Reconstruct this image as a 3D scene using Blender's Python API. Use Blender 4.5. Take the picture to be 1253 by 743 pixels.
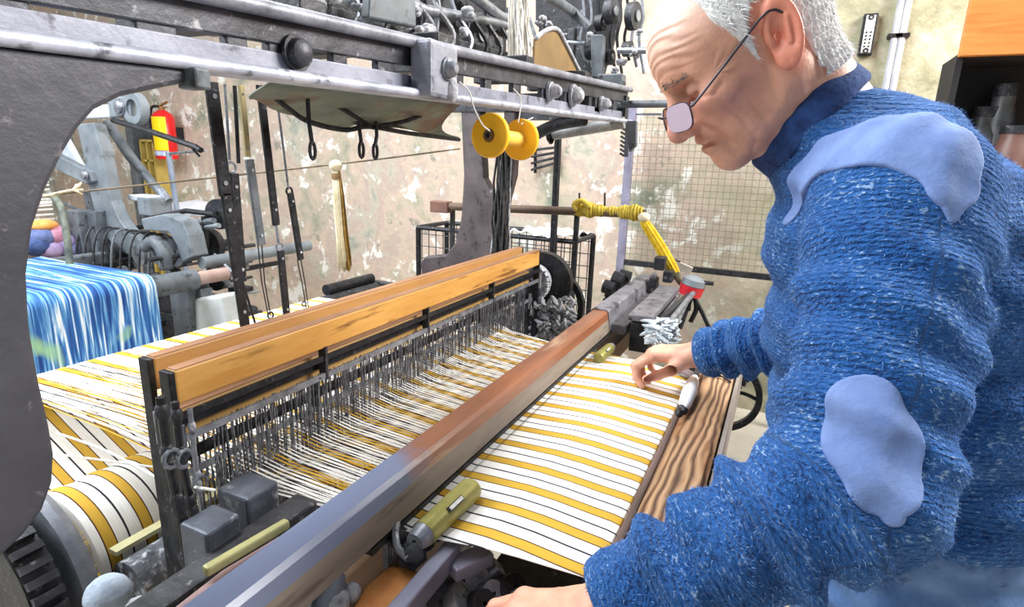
import bpy, bmesh, math, random
import numpy as np
from mathutils import Vector, Matrix
random.seed(7); np.random.seed(7)
for o in list(bpy.data.objects): bpy.data.objects.remove(o)
SC = bpy.context.scene; COL = SC.collection
PI = math.pi
# ------------------------------------------------------------------ camera
H = 1.42                     # eye height of the camera above the floor
F = 700.0; CX, CY = 626.5, 371.5
_d1 = np.array([967-CX, 205-CY, F]); _d1 /= np.linalg.norm(_d1)
_dn = np.array([515-CX, 3270-CY, F]); _dn -= _d1*(_dn@_d1); _dn /= np.linalg.norm(_dn)
RM = np.array([_d1, np.cross(-_dn, _d1), -_dn])      # rows: world x (along loom), y (to the back of loom), z
def ray(px, py): return RM@np.array([px-CX, py-CY, F])
def P(px, py, x=None, y=None, z=None, k=None):
    """surveyed point of the place: a sight line cut with a plane of known x, y, height z or distance k"""
    r = ray(px, py)
    if x is not None: t = x/r[0]
    elif y is not None: t = y/r[1]
    elif z is not None: t = (z-H)/r[2]
    else: t = k/F
    v = r*t; return Vector((v[0], v[1], v[2]+H))
cam = bpy.data.cameras.new('camera'); camo = bpy.data.objects.new('camera', cam); COL.objects.link(camo)
cam.sensor_fit = 'HORIZONTAL'; cam.sensor_width = 36; cam.lens = F/1253*36; cam.clip_start = .02
mw = Matrix.Identity(4)
for i in range(3):
    mw[i][0] = RM[i][0]; mw[i][1] = -RM[i][1]; mw[i][2] = -RM[i][2]
mw[2][3] = H
camo.matrix_world = mw; SC.camera = camo
# ------------------------------------------------------------------ world, lamps, exposure
W = bpy.data.worlds.new('world'); SC.world = W; W.use_nodes = True
W.node_tree.nodes['Background'].inputs[0].default_value = (.90, .95, 1, 1)
W.node_tree.nodes['Background'].inputs[1].default_value = .33
def area(name, loc, aim, size, energy, col):
    l = bpy.data.lights.new(name, 'AREA'); l.shape = 'RECTANGLE'; l.size, l.size_y = size; l.energy = energy; l.color = col
    o = bpy.data.objects.new(name, l); COL.objects.link(o); o.location = loc
    o.rotation_euler = (Vector(aim)-Vector(loc)).to_track_quat('-Z', 'Y').to_euler(); return o
area('window_light_high', (2.5, -2.2, 3.3), (1.0, .2, 1.1), (2.0, 1.2), 300, (1, .97, .93))
area('window_light_side', (-.6, 3.2, 3.3), (1.2, .9, 1.0), (2.6, 1.6), 190, (.88, .94, 1))
area('ceiling_lamp_light', (1.1, 1.4, 3.6), (1.1, 1.2, 0), (2.6, .5), 125, (.97, .98, 1))
SC.view_settings.view_transform = 'Standard'; SC.view_settings.look = 'None'
SC.view_settings.gamma = 1; SC.view_settings.use_curve_mapping = False
SC.view_settings.exposure = .16
# ------------------------------------------------------------------ materials
MATS = {}
def srgb(c):
    return tuple(((v/255)/12.92 if v/255 <= .04045 else ((v/255+.055)/1.055)**2.4) for v in c)+(1,)
class NT:
    def __init__(s, m): s.t = m.node_tree; s.n = s.t.nodes; s.l = s.t.links
    def new(s, typ, **kw):
        n = s.n.new(typ)
        for k, v in kw.items(): setattr(n, k, v)
        return n
    def set(s, n, **kw):
        for k, v in kw.items():
            key = k.replace('_', ' ')
            n.inputs[key].default_value = v
        return n
    def link(s, a, b): s.l.new(a, b)
def mat(name, c1=0, c2=None, scale=20, rough=.6, metal=0, bump=.0, stretch=None, c3=None, c3scale=60, c3amt=.62, bscale=None, world=False, spec=.5, sss=0, detail=6, dist=0, contrast=.18):
    if name in MATS: return MATS[name]
    m = bpy.data.materials.new(name); m.use_nodes = True; T = NT(m); b = T.n['Principled BSDF']
    b.inputs['Roughness'].default_value = rough; b.inputs['Metallic'].default_value = metal
    b.inputs['Specular IOR Level'].default_value = spec
    if sss: b.inputs['Subsurface Weight'].default_value = sss; b.inputs['Subsurface Radius'].default_value = (.02, .008, .004); b.inputs['Subsurface Scale'].default_value = 1
    co = T.new('ShaderNodeNewGeometry').outputs['Position'] if world else T.new('ShaderNodeTexCoord').outputs['Object']
    mp = T.new('ShaderNodeMapping'); T.link(co, mp.inputs[0])
    if stretch: mp.inputs['Scale'].default_value = stretch
    if c2 is None: b.inputs['Base Color'].default_value = srgb(c1)
    else:
        n = T.new('ShaderNodeTexNoise'); T.set(n, Scale=scale, Detail=detail, Roughness=.62, Distortion=dist); T.link(mp.outputs[0], n.inputs['Vector'])
        r = T.new('ShaderNodeValToRGB'); T.link(n.outputs[0], r.inputs[0])
        r.color_ramp.elements[0].position = .5-contrast; r.color_ramp.elements[0].color = srgb(c1)
        r.color_ramp.elements[1].position = .5+contrast; r.color_ramp.elements[1].color = srgb(c2)
        out = r.outputs[0]
        if c3 is not None:
            n3 = T.new('ShaderNodeTexNoise'); T.set(n3, Scale=c3scale, Detail=5.0, Roughness=.6); T.link(mp.outputs[0], n3.inputs['Vector'])
            r3 = T.new('ShaderNodeValToRGB'); T.link(n3.outputs[0], r3.inputs[0])
            r3.color_ramp.elements[0].position = c3amt-.05; r3.color_ramp.elements[1].position = c3amt+.05
            mx = T.new('ShaderNodeMix', data_type='RGBA'); T.link(r3.outputs[0], mx.inputs[0]); T.link(out, mx.inputs[6]); mx.inputs[7].default_value = srgb(c3)
            out = mx.outputs[2]
        T.link(out, b.inputs['Base Color'])
    if bump:
        n2 = T.new('ShaderNodeTexNoise'); T.set(n2, Scale=bscale or scale*2, Detail=6.0, Roughness=.65); T.link(mp.outputs[0], n2.inputs['Vector'])
        bp = T.new('ShaderNodeBump'); bp.inputs['Strength'].default_value = bump; bp.inputs['Distance'].default_value = .01
        T.link(n2.outputs[0], bp.inputs['Height']); T.link(bp.outputs[0], b.inputs['Normal'])
    MATS[name] = m; return m
iron = mat('cast_iron', (34, 35, 40), (74, 75, 82), 14, .5, .35, .25, c3=(128, 128, 132), c3scale=45, c3amt=.66)
irond = mat('iron_dark', (22, 23, 27), (62, 63, 68), 25, .5, .3, .3, c3=(120, 118, 115), c3scale=70, c3amt=.66)
black = mat('black_steel', (14, 15, 18), (48, 49, 54), 40, .42, .4, .2, c3=(130, 130, 130), c3scale=90, c3amt=.68)
steel = mat('worn_steel', (110, 114, 122), (168, 172, 180), 30, .38, .6, .15, c3=(60, 60, 64), c3scale=55, c3amt=.64)
lip = mat('lit_edge_steel', (150, 155, 172), (205, 208, 222), 18, .45, .3, .15, c3=(105, 108, 118), c3scale=30, c3amt=.62)  # paler steel paints in the highlight along the girder's lower lip
greyp = mat('grey_machine_paint', (98, 106, 112), (136, 144, 150), 7, .5, 0, .12, c3=(90, 96, 100), c3scale=16, c3amt=.63)
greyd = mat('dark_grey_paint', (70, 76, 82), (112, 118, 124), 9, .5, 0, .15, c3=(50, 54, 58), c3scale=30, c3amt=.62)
oakm = mat('orange_wood', (176, 122, 50), (206, 158, 84), 12, .5, 0, .12, stretch=(.25, 2, 2), c3=(120, 78, 32), c3scale=22, c3amt=.64)
oaktop = mat('worn_wood', (120, 84, 60), (160, 118, 84), 12, .5, 0, .12, stretch=(.3, 2, 2))
lint = mat('lint', (120, 122, 128), (196, 197, 202), 60, .95, 0, .6)
whitey = mat('white_yarn', (214, 212, 205), (246, 245, 240), 80, .9, 0, .3)
rope = mat('dark_cord', (26, 27, 28), (70, 70, 70), 60, .9, 0, .3)
yellowy = mat('yellow_yarn', (206, 158, 12), (240, 205, 50), 60, .85, 0, .3)
# ------------------------------------------------------------------ mesh helpers
ORG = {}
class MB:
    def __init__(s): s.v = []; s.f = []
    def add(s, v, f):
        o = len(s.v); s.v += [tuple(p) for p in v]; s.f += [tuple(i+o for i in q) for q in f]; return s
    def box(s, c, d, rot=None):
        hx, hy, hz = d[0]/2, d[1]/2, d[2]/2
        v = [Vector((x, y, z)) for x in (-hx, hx) for y in (-hy, hy) for z in (-hz, hz)]
        if rot is not None: v = [rot@p for p in v]
        c = Vector(c)
        return s.add([p+c for p in v], [(0, 1, 3, 2), (4, 6, 7, 5), (0, 4, 5, 1), (2, 3, 7, 6), (0, 2, 6, 4), (1, 5, 7, 3)])
    def beam(s, p0, p1, w, h, up=(0, 0, 1)):
        """rectangular bar from p0 to p1, w across, h along up"""
        p0, p1 = Vector(p0), Vector(p1); d = (p1-p0); L = d.length; d.normalize(); up = Vector(up)
        sd = d.cross(up).normalized(); u = sd.cross(d).normalized()
        R = Matrix((d, sd, u)).transposed()
        return s.box((p0+p1)/2, (L, w, h), R)
    def tube(s, pts, r, seg=8, cap=True):
        pts = [Vector(p) for p in pts]; n = len(pts)
        rs = r if isinstance(r, (list, tuple)) else [r]*n
        t0 = (pts[1]-pts[0]).normalized(); a = Vector((0, 0, 1)) if abs(t0.z) < .9 else Vector((1, 0, 0))
        nrm = (a-t0*a.dot(t0)).normalized(); v = []
        for i in range(n):
            t = (pts[min(i+1, n-1)]-pts[max(i-1, 0)])
            t = t.normalized() if t.length > 1e-9 else t0
            nrm = nrm-t*nrm.dot(t)
            nrm = nrm.normalized() if nrm.length > 1e-6 else t.orthogonal().normalized()
            bn = t.cross(nrm)
            for j in range(seg):
                an = 2*PI*j/seg; v.append(pts[i]+(nrm*math.cos(an)+bn*math.sin(an))*rs[i])
        f = [(i*seg+j, i*seg+(j+1) % seg, (i+1)*seg+(j+1) % seg, (i+1)*seg+j) for i in range(n-1) for j in range(seg)]
        if cap: f += [tuple(range(seg))[::-1], tuple((n-1)*seg+j for j in range(seg))]
        return s.add(v, f)
    def cyl(s, p0, p1, r, seg=16): return s.tube([p0, p1], r, seg)
    def lathe(s, prof, o, ax, seg=24, close=False):
        """prof: (along, radius) list spun about ax through o"""
        o = Vector(o); ax = Vector(ax).normalized(); a = ax.orthogonal().normalized(); b = ax.cross(a); v = []
        n = len(prof)
        for (h, r) in prof:
            for j in range(seg):
                an = 2*PI*j/seg; v.append(o+ax*h+(a*math.cos(an)+b*math.sin(an))*max(r, 1e-5))
        m = n if close else n-1
        f = [(i*seg+j, i*seg+(j+1) % seg, ((i+1) % n)*seg+(j+1) % seg, ((i+1) % n)*seg+j) for i in range(m) for j in range(seg)]
        return s.add(v, f)
    def prism(s, pts, d):
        """closed outline (3D points in one plane) given thickness d (vector)"""
        n = len(pts); d = Vector(d); pts = [Vector(p) for p in pts]
        return s.add(pts+[p+d for p in pts], [tuple(range(n)), tuple(range(2*n-1, n-1, -1))]+[(i, i+n, (i+1) % n+n, (i+1) % n) for i in range(n)])
    def ball(s, c, r, seg=12, rings=8, sc=(1, 1, 1), rot=None):
        c = Vector(c); v = []; f = []
        for i in range(rings+1):
            th = PI*i/rings
            for j in range(seg):
                ph = 2*PI*j/seg; p = Vector((math.sin(th)*math.cos(ph)*r*sc[0], math.sin(th)*math.sin(ph)*r*sc[1], math.cos(th)*r*sc[2]))
                v.append(c+(rot@p if rot is not None else p))
        for i in range(rings):
            for j in range(seg): f.append((i*seg+j, (i+1)*seg+j, (i+1)*seg+(j+1) % seg, i*seg+(j+1) % seg))
        return s.add(v, f)
    def grid(s, fn, nu, nv):
        v = [fn(i/(nu-1), j/(nv-1)) for i in range(nu) for j in range(nv)]
        return s.add(v, [(i*nv+j, (i+1)*nv+j, (i+1)*nv+j+1, i*nv+j+1) for i in range(nu-1) for j in range(nv-1)])
    def build(s, name, m, parent=None, smooth=False, bevel=0, solid=0, label=None):
        me = bpy.data.meshes.new(name)
        if parent is not None: o0 = ORG[parent.name]
        else:
            a = np.array(s.v); o0 = Vector(((a[:, 0].min()+a[:, 0].max())/2, (a[:, 1].min()+a[:, 1].max())/2, a[:, 2].min()))
        me.from_pydata([Vector(p)-o0 for p in s.v], [], s.f)
        bm = bmesh.new(); bm.from_mesh(me); bmesh.ops.remove_doubles(bm, verts=bm.verts, dist=1e-6)
        bmesh.ops.recalc_face_normals(bm, faces=bm.faces); bm.to_mesh(me); bm.free()
        o = bpy.data.objects.new(name, me); COL.objects.link(o); ORG[o.name] = o0
        if parent is not None: o.parent = parent
        else: o.location = o0
        if m is not None: me.materials.append(m)
        if smooth:
            for p in me.polygons: p.use_smooth = True
            if smooth != 'all': me.set_sharp_from_angle(angle=.7)
        if solid: md = o.modifiers.new('thickness', 'SOLIDIFY'); md.thickness = solid; md.offset = 0
        if bevel: md = o.modifiers.new('bevel', 'BEVEL'); md.width = bevel; md.segments = 2; md.limit_method = 'ANGLE'
        if label: o['label'] = label
        return o
def tag(o, label, cat, group=None, kind=None):
    o['label'] = label; o['category'] = cat
    if group: o['group'] = group
    if kind: o['kind'] = kind
    return o
def thing(name, label, cat, loc, group=None):
    o = bpy.data.objects.new(name, None); COL.objects.link(o); o.location = loc; ORG[o.name] = Vector(loc); o.empty_display_size = .05
    return tag(o, label, cat, group)
def struct(o): o['kind'] = 'structure'; return o
def cat_path(pts, n=6):
    """smooth curve through points"""
    pts = [Vector(p) for p in pts]; q = [pts[0]*2-pts[1]]+pts+[pts[-1]*2-pts[-2]]; out = []
    for i in range(1, len(q)-2):
        for j in range(n):
            t = j/n; a, b, c, d = q[i-1], q[i], q[i+1], q[i+2]
            out.append(.5*((2*b)+(c-a)*t+(2*a-5*b+4*c-d)*t*t+(3*b-a-3*c+d)*t**3))
    return out+[pts[-1]]
# ================================================================== the setting
def wall_mat():
    m = bpy.data.materials.new('mottled_plaster'); m.use_nodes = True; T = NT(m); b = T.n['Principled BSDF']; b.inputs['Roughness'].default_value = .9
    co = T.new('ShaderNodeNewGeometry').outputs['Position']
    def noise(sc, det=6, d=0): n = T.new('ShaderNodeTexNoise'); T.set(n, Scale=sc, Detail=float(det), Roughness=.65, Distortion=d); T.link(co, n.inputs['Vector']); return n.outputs[0]
    def ramp(src, stops):
        r = T.new('ShaderNodeValToRGB'); T.link(src, r.inputs[0]); e = r.color_ramp.elements
        while len(e) < len(stops): e.new(.5)
        for k, (p, c) in enumerate(stops): e[k].position = p; e[k].color = srgb(c)
        return r.outputs[0]
    base = ramp(noise(2.2, 9, .35), [(.32, (132, 140, 122)), (.40, (180, 172, 152)), (.47, (206, 186, 168)), (.53, (190, 170, 158)), (.58, (196, 187, 170)), (.66, (154, 158, 146)), (.74, (214, 206, 194))])
    spots = ramp(noise(7, 10, .2), [(.56, (0, 0, 0)), (.61, (255, 255, 255))])
    mx = T.new('ShaderNodeMix', data_type='RGBA'); T.link(spots, mx.inputs[0]); T.link(base, mx.inputs[6]); mx.inputs[7].default_value = srgb((238, 236, 228))
    sp2 = ramp(noise(6, 9, .3), [(.34, (255, 255, 255)), (.40, (0, 0, 0))])
    m2 = T.new('ShaderNodeMix', data_type='RGBA'); T.link(sp2, m2.inputs[0]); T.link(mx.outputs[2], m2.inputs[6]); m2.inputs[7].default_value = srgb((150, 146, 132))
    # olive, bare plaster on the stretch beside the conduits (a different coat of plaster)
    sx = T.new('ShaderNodeSeparateXYZ'); T.link(co, sx.inputs[0])
    ad = T.new('ShaderNodeMath', operation='MULTIPLY_ADD'); T.link(noise(2.2, 6), ad.inputs[0]); ad.inputs[1].default_value = .8; T.link(sx.outputs[1], ad.inputs[2])
    rr = T.new('ShaderNodeMapRange'); T.link(ad.outputs[0], rr.inputs[0]); rr.inputs[1].default_value = .95; rr.inputs[2].default_value = .30
    m3 = T.new('ShaderNodeMix', data_type='RGBA'); T.link(rr.outputs[0], m3.inputs[0]); T.link(m2.outputs[2], m3.inputs[6])
    olive = ramp(noise(5, 8, .4), [(.34, (134, 132, 108)), (.5, (170, 168, 140)), (.64, (200, 192, 172))]); T.link(olive, m3.inputs[7])
    T.link(m3.outputs[2], b.inputs['Base Color'])
    bp = T.new('ShaderNodeBump'); bp.inputs['Strength'].default_value = .5; bp.inputs['Distance'].default_value = .015; T.link(noise(14, 9), bp.inputs['Height']); T.link(bp.outputs[0], b.inputs['Normal'])
    return m
plaster = wall_mat()
struct(MB().box((3.56, 1.5, 1.7), (.12, 11, 3.4)).build('wall_far', plaster))
struct(MB().box((.5, 7.06, 1.7), (8, .12, 3.4)).build('wall_left', plaster))
floorm = mat('dusty_concrete', (172, 164, 150), (206, 198, 182), 2.5, .85, 0, .25, world=True, c3=(150, 144, 132), c3scale=5, c3amt=.62)
struct(MB().box((.5, 1.5, -.06), (8, 11, .12)).build('floor', floorm))
# ---- conduits, socket strip, fire extinguisher on the far wall
XW = 3.5
cond = mat('grey_conduit', (168, 172, 178), (204, 206, 210), 12, .5)
for nm, a, b_, lb in (('l', (1088, 98), (1103, 0), 'left one of two grey conduit pipes running up the wall'), ('r', (1098, 98), (1112, 0), 'right one of two grey conduit pipes running up the wall')):
    A = P(*b_, x=XW-.03); 
    t = thing('conduit_pipe', lb, 'pipe', (XW-.03, A.y, 1.0), 'twin conduits on the far wall')
    MB().cyl((XW-.03, A.y, 1.0), (XW-.03, A.y, 3.2), .016, 12).build('pipe', cond, t, smooth=True)
    c = P(1094, 44, x=XW-.03)
    MB().box((XW-.025, A.y, c.z), (.05, .062, .018)).build('clip', black, t, bevel=.003)
A = P(1066, 17, x=XW-.02); B = P(1058, 68, x=XW-.02); yy = (A.y+B.y)/2; hh = A.z-B.z
t = thing('socket_strip', 'black narrow upright connector strip with a white dotted face on the wall', 'connector strip', (XW-.012, yy, B.z))
MB().box((XW-.018, yy, (A.z+B.z)/2), (.036, .062, hh)).build('case', mat('black_plastic', (24, 24, 26)), t, bevel=.004)
MB().box((XW-.038, yy, (A.z+B.z)/2), (.006, .04, hh*.9)).build('face_plate', mat('white_plastic', (232, 234, 232)), t, bevel=.002)
hol = mat('hole_black', (30, 30, 34))
for i in range(7):
    for s_ in (-1, 1):
        z = (A.z+B.z)/2+(.5-i)*hh*.085
        MB().cyl((XW-.043, yy+s_*.009, z), (XW-.0405, yy+s_*.009, z), .005, 8).build('hole', hol, t)
for z in (B.z+hh*.1, A.z-hh*.1): MB().lathe([(0, .013), (.004, .013), (.004, .006), (0, .006)], (XW-.045, yy, z), (1, 0, 0), 16, True).build('screw_ring', hol, t)
# extinguisher
A = P(199, 124, x=3.34); B = P(208, 195, x=3.34); ex = 3.34; ey = P(201, 160, x=3.34).y
zb, zt = B.z, P(199, 135, x=3.34).z; r = .088
t = thing('fire_extinguisher', 'red fire extinguisher with a yellow label hanging on the far wall', 'fire extinguisher', (ex, ey, zb))
redm = mat('red_enamel', (214, 22, 26), (236, 40, 38), 6, .3)
hz = zt-zb
MB().lathe([(0, .001), (0, r*.9), (.015, r), (hz*.86, r), (hz*.94, r*.75), (hz, r*.34), (hz+.01, .001)], (ex, ey, zb), (0, 0, 1), 28).build('cylinder', redm, t, smooth=True)
m = MB(); dirc = math.atan2(-ey, -ex); v = []
for i in range(13):
    an = dirc-1.25+1.45*i/12
    for z in (.18, .86): v.append((ex+math.cos(an)*(r+.002), ey+math.sin(an)*(r+.002), zb+hz*z))
m.add(v, [(2*i, 2*i+1, 2*i+3, 2*i+2) for i in range(12)]); m.build('instruction_label', mat('yellow_print', (250, 214, 0), (255, 226, 20), 30, .4), t)
m = MB(); v = []
for i in range(13):
    an = dirc-1.25+1.45*i/12
    for z in (.07, .17): v.append((ex+math.cos(an)*(r+.002), ey+math.sin(an)*(r+.002), zb+hz*z))
m.add(v, [(2*i, 2*i+1, 2*i+3, 2*i+2) for i in range(12)]); m.build('blue_label', mat('blue_print', (70, 110, 200), (235, 240, 245), 18, .4), t)
MB().lathe([(hz*.10, r+.002), (hz*.155, r+.002)], (ex, ey, zb), (0, 0, 1), 24).build('white_band', mat('white_band', (240, 225, 225)), t)
m = MB(); m.cyl((ex, ey, zb+hz), (ex, ey, zb+hz+.03), .022, 12); m.beam((ex, ey+.02, zb+hz+.035), (ex, ey-.08, zb+hz+.07), .02, .012); m.beam((ex, ey+.02, zb+hz+.02), (ex, ey-.07, zb+hz+.025), .02, .01)
m.build('valve', mat('valve_brass', (150, 110, 60)), t)
MB().tube(cat_path([(ex, ey+.02, zb+hz+.03), (ex-.02, ey+.10, zb+hz+.02), (ex-.03, ey+.13, zb+hz-.12), (ex-.02, ey+.115, zb+hz-.3)]), .011, 8).build('hose', black, t, smooth=True)
MB().box((ex+.12, ey, zb+hz*.55), (.1, .05, .10)).build('wall_bracket', black, t)
# pale cabinet with a small sign left of the extinguisher, and a wall plate
A = P(146, 118, x=3.3); B = P(170, 250, x=3.3)
t = thing('grey_wall_cabinet', 'grey steel cabinet standing behind the extinguisher at the far wall', 'cabinet', (3.38, (A.y+B.y)/2, 0))
MB().box((3.4, (A.y+B.y)/2, (A.z+.02)/2), (.18, abs(A.y-B.y), A.z-.02)).build('body', greyd, t, bevel=.006)
c = P(160, 135, x=3.3); MB().box((3.305, c.y, c.z), (.012, .085, .085)).build('white_plate', mat('white_plate', (226, 214, 222)), t)
for zz in (.5, 1.0): MB().box((3.306, (A.y+B.y)/2, zz), (.012, abs(A.y-B.y)*.9, .012)).build('door_edge', black, t)
# notice board / crate of tools under the label
A = P(172, 172, x=3.36); B = P(196, 245, x=3.36)
t = thing('tool_rack', 'ochre wooden pigeonhole rack with dark tools below the extinguisher', 'rack', (3.36, (A.y+B.y)/2, 0))
yl = mat('ochre_wood', (176, 150, 70), (206, 182, 100), 10, .6)
w = abs(A.y-B.y)
for k in range(4):
    z = A.z-(A.z-B.z)*k/3; MB().box((3.41, (A.y+B.y)/2, z), (.12, w, .02)).build('shelf_board', yl, t)
for yv in (A.y, (A.y+B.y)/2, B.y): MB().box((3.41, yv, (A.z)/2), (.12, .02, A.z-.002)).build('upright', yl, t)
MB().box((3.475, (A.y+B.y)/2, (A.z+B.z)/2), (.01, w, A.z-B.z)).build('back_board', irond, t)
# mesh guard on the far wall
y0, y1 = P(769, 200, x=3.3).y, P(1010, 200, x=3.3).y; zb_ = P(880, 333, x=3.3).z; zt_ = P(770, 140, x=3.3).z
t = thing('wire_mesh_guard', 'square wire mesh guard screen in a steel frame before the far wall', 'mesh screen', (3.3, (y0+y1)/2, 0))
MB().box((3.3, y0, zt_/2+.02), (.035, .045, zt_+.04)).build('post', mat('lilac_steel', (120, 118, 138), (160, 156, 178), 12, .5, .2), t, bevel=.004)
MB().box((3.3, y1, zt_/2), (.035, .045, zt_)).build('post', greyd, t, bevel=.004)
MB().box((3.3, (y0+y1)/2, zb_), (.03, y0-y1, .03)).build('bottom_rail', irond, t)
MB().box((3.3, (y0+y1)/2, zt_), (.012, y0-y1, .012)).build('top_rail', greyd, t)
a_, b2 = P(768, 150, x=3.2), P(766, 192, x=3.2); MB().beam(a_, b2, .02, .015, (1, 0, 0)).build('toothed_strip', irond, t)
for k in range(8): c = a_.lerp(b2, (k+.5)/8); MB().box(c+Vector((0, .022, 0)), (.012, .03, .012), Matrix.Rotation(.5, 3, 'X')).build('strip_tooth', irond, t)
m = MB(); n = int((y0-y1)/.034)
for i in range(n): yv = y1+(i+.5)*(y0-y1)/n; m.box((3.3, yv, (zb_+zt_)/2), (.0024, .0024, zt_-zb_))
n = int((zt_-zb_)/.034)
for i in range(n): zv = zb_+(i+.5)*(zt_-zb_)/n; m.box((3.302, (y0+y1)/2, zv), (.0024, y0-y1, .0024))
o = m.build('mesh_wires', mat('mesh_wire', (120, 116, 104)), t); o['kind'] = 'stuff'
# ---- shelf unit with dark bay at the right, behind the man
sx = 2.62
A = P(1184, 0, x=sx); 
ytop = P(1180, 72, x=sx)
t = thing('open_shelf_unit', 'open wooden shelf unit with an orange board above a dark bay', 'shelf', (sx+.2, -1.2, 0))
orange = mat('orange_board', (196, 118, 52), (226, 152, 78), 6, .5, 0, .1, stretch=(1, .35, 3), dist=1.0)
yl_, yr_ = P(1180, 40, x=sx).y, -2.2
MB().box((sx+.02, (yl_+yr_)/2, ytop.z+.36), (.03, yl_-yr_, .70)).build('fascia_board', orange, t, bevel=.003)
for z in (ytop.z-.5, ytop.z-.95, .12): MB().box((sx+.15, (yl_+yr_)/2, z), (.28, yl_-yr_-.04, .03)).build('shelf_board', orange, t, bevel=.003)
dkp = mat('dark_panel', (16, 15, 18), (34, 32, 34), 8, .7)
yside = P(1166, 130, x=sx).y
MB().box((sx+.155, (yl_+yr_)/2-.01, ytop.z+.015), (.24, yl_-yr_-.03, .02)).build('top_board', dkp, t)
MB().box((sx+.275, (yl_+yr_)/2-.01, (ytop.z)/2+.005), (.02, yl_-yr_-.03, ytop.z+.01)).build('back_panel', dkp, t)
MB().box((sx+.15, yl_-.01, ytop.z/2+.01), (.23, .02, ytop.z+.02)).build('side_panel', dkp, t)
MB().box((sx+.15, yr_, ytop.z/2), (.28, .02, ytop.z)).build('side_panel', orange, t)
# dusty things on the shelf
gl = mat('dusty_glass', (40, 41, 43), (92, 92, 92), 10, .45)
z0 = ytop.z-.485
def jar(px, hgt, rad, lab, xx, mm):
    yv = P(px, 150, x=xx).y
    t = thing('storage_jar', lab, 'jar', (xx, yv, z0))
    MB().lathe([(0, .001), (0, rad), (hgt*.7, rad), (hgt*.82, rad*.72), (hgt*.9, rad*.72)], (xx, yv, z0), (0, 0, 1), 20).build('jar_body', mm, t, smooth=True)
    MB().lathe([(hgt*.9, .001), (hgt*.9, rad*.8), (hgt, rad*.8), (hgt, .001)], (xx, yv, z0), (0, 0, 1), 20).build('lid', irond, t, smooth=True)
jar(1203, .34, .055, 'pale grey dusty jar nearest the left side of the dark shelf bay', sx+.2, gl)
jar(1222, .42, .05, 'tall grey jar second from the left in the dark shelf bay', sx+.20, gl)
jar(1245, .27, .06, 'pinkish jar at the right of the dark shelf bay', sx+.15, mat('pink_glass', (104, 70, 62), (132, 98, 88), 8, .45))
# ================================================================== the power loom: fixed frame
LF = thing('loom_frame', 'dark cast iron frame of the near loom with overhead girder and wooden breast beam', 'loom', (.24, .66, 0))
GY = .62
def gz_low(x): return H+.073+.0355*x
def gz_up(x): return H+.137+.060*x
x0, x1 = .06, 2.36
# lower angle iron: web, lit flange with rounded edge
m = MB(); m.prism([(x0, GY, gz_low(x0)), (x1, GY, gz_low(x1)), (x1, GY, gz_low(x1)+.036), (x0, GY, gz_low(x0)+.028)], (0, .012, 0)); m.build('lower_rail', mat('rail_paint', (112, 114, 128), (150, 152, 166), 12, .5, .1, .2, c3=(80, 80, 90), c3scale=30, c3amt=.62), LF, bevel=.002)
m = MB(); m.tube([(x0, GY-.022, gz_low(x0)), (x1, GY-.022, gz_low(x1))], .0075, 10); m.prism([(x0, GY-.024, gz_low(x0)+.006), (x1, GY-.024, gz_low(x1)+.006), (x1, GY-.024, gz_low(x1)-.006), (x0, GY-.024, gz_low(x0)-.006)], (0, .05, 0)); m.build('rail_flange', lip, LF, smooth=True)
# upper channel
m = MB(); m.prism([(x0, GY-.002, gz_up(x0)), (x1, GY-.002, gz_up(x1)), (x1, GY-.002, gz_up(x1)-.050), (x0, GY-.002, gz_up(x0)-.036)], (0, .012, 0)); m.build('upper_rail', iron, LF, bevel=.002)
m = MB(); m.tube([(x0, GY-.012, gz_up(x0)-.002), (x1, GY-.012, gz_up(x1)-.002)], .010, 12); m.build('rail_bead', mat('bead_steel', (96, 98, 108), (150, 152, 162), 20, .45, .2, .2), LF, smooth=True)
# spacers between the two rails leave slots
xs = [.08, .21, .30, .43, .53, .60, .71, .82, .93, 1.05, 1.18, 1.33, 1.5, 1.68, 1.9, 2.2]
for i, xv in enumerate(xs):
    a = gz_low(xv)+.02; b_ = gz_up(xv)-.03; MB().box((xv, GY+.008, (a+b_)/2), (.045 if i % 2 else .03, .014, b_-a)).build('spacer', iron, LF, bevel=.002)
def bolt(p, r, d, par, mm=irond, n=(0, -1, 0), name='bolt_head'):
    n = Vector(n); MB().lathe([(0, r*1.25), (d*.25, r*1.25), (d*.25, r), (d*.7, r*.9), (d, r*.45), (d, .0001)], p, n, 14).build(name, mm, par, smooth=True)
bolt(P(361, 65, y=GY-.004), .019, .022, LF, iron)
for px_, py_ in ((672, 112), (700, 117), (735, 127)):
    c = P(px_, py_, y=GY-.004); bolt(c, .026 if px_ == 700 else .02, .035, LF, lint, name='lint_caked_bolt')
# second rail pair at the rear of the girder
#m = MB(); m.prism([(x0, GY+.30, gz_low(x0)+.03), (x1, GY+.30, gz_low(x1)+.03), (x1, GY+.30, gz_up(x1)+.03), (x0, GY+.30, gz_up(x0)+.03)], (0, .014, 0)); m.build('rear_rail', irond, LF)
# clamp plate with bolt
a = P(524, 45, y=GY-.045); b_ = P(558, 125, y=GY-.045)
MB().box(((a.x+b_.x)/2, GY-.028, (a.z+b_.z)/2), (b_.x-a.x, .045, a.z-b_.z)).build('clamp_plate', mat('plate_grey', (120, 122, 134), (158, 160, 172), 16, .5, .1, .3, c3=(84, 86, 96), c3scale=30, c3amt=.6), LF, bevel=.008)
bolt(P(547, 84, y=GY-.05), .016, .02, LF, steel)
c = P(553, 110, y=GY-.05); MB().ball(c, .018, 10, 7, (.8, .6, 1.3)).build('lint_caked_bolt', lint, LF, smooth=True)
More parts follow.
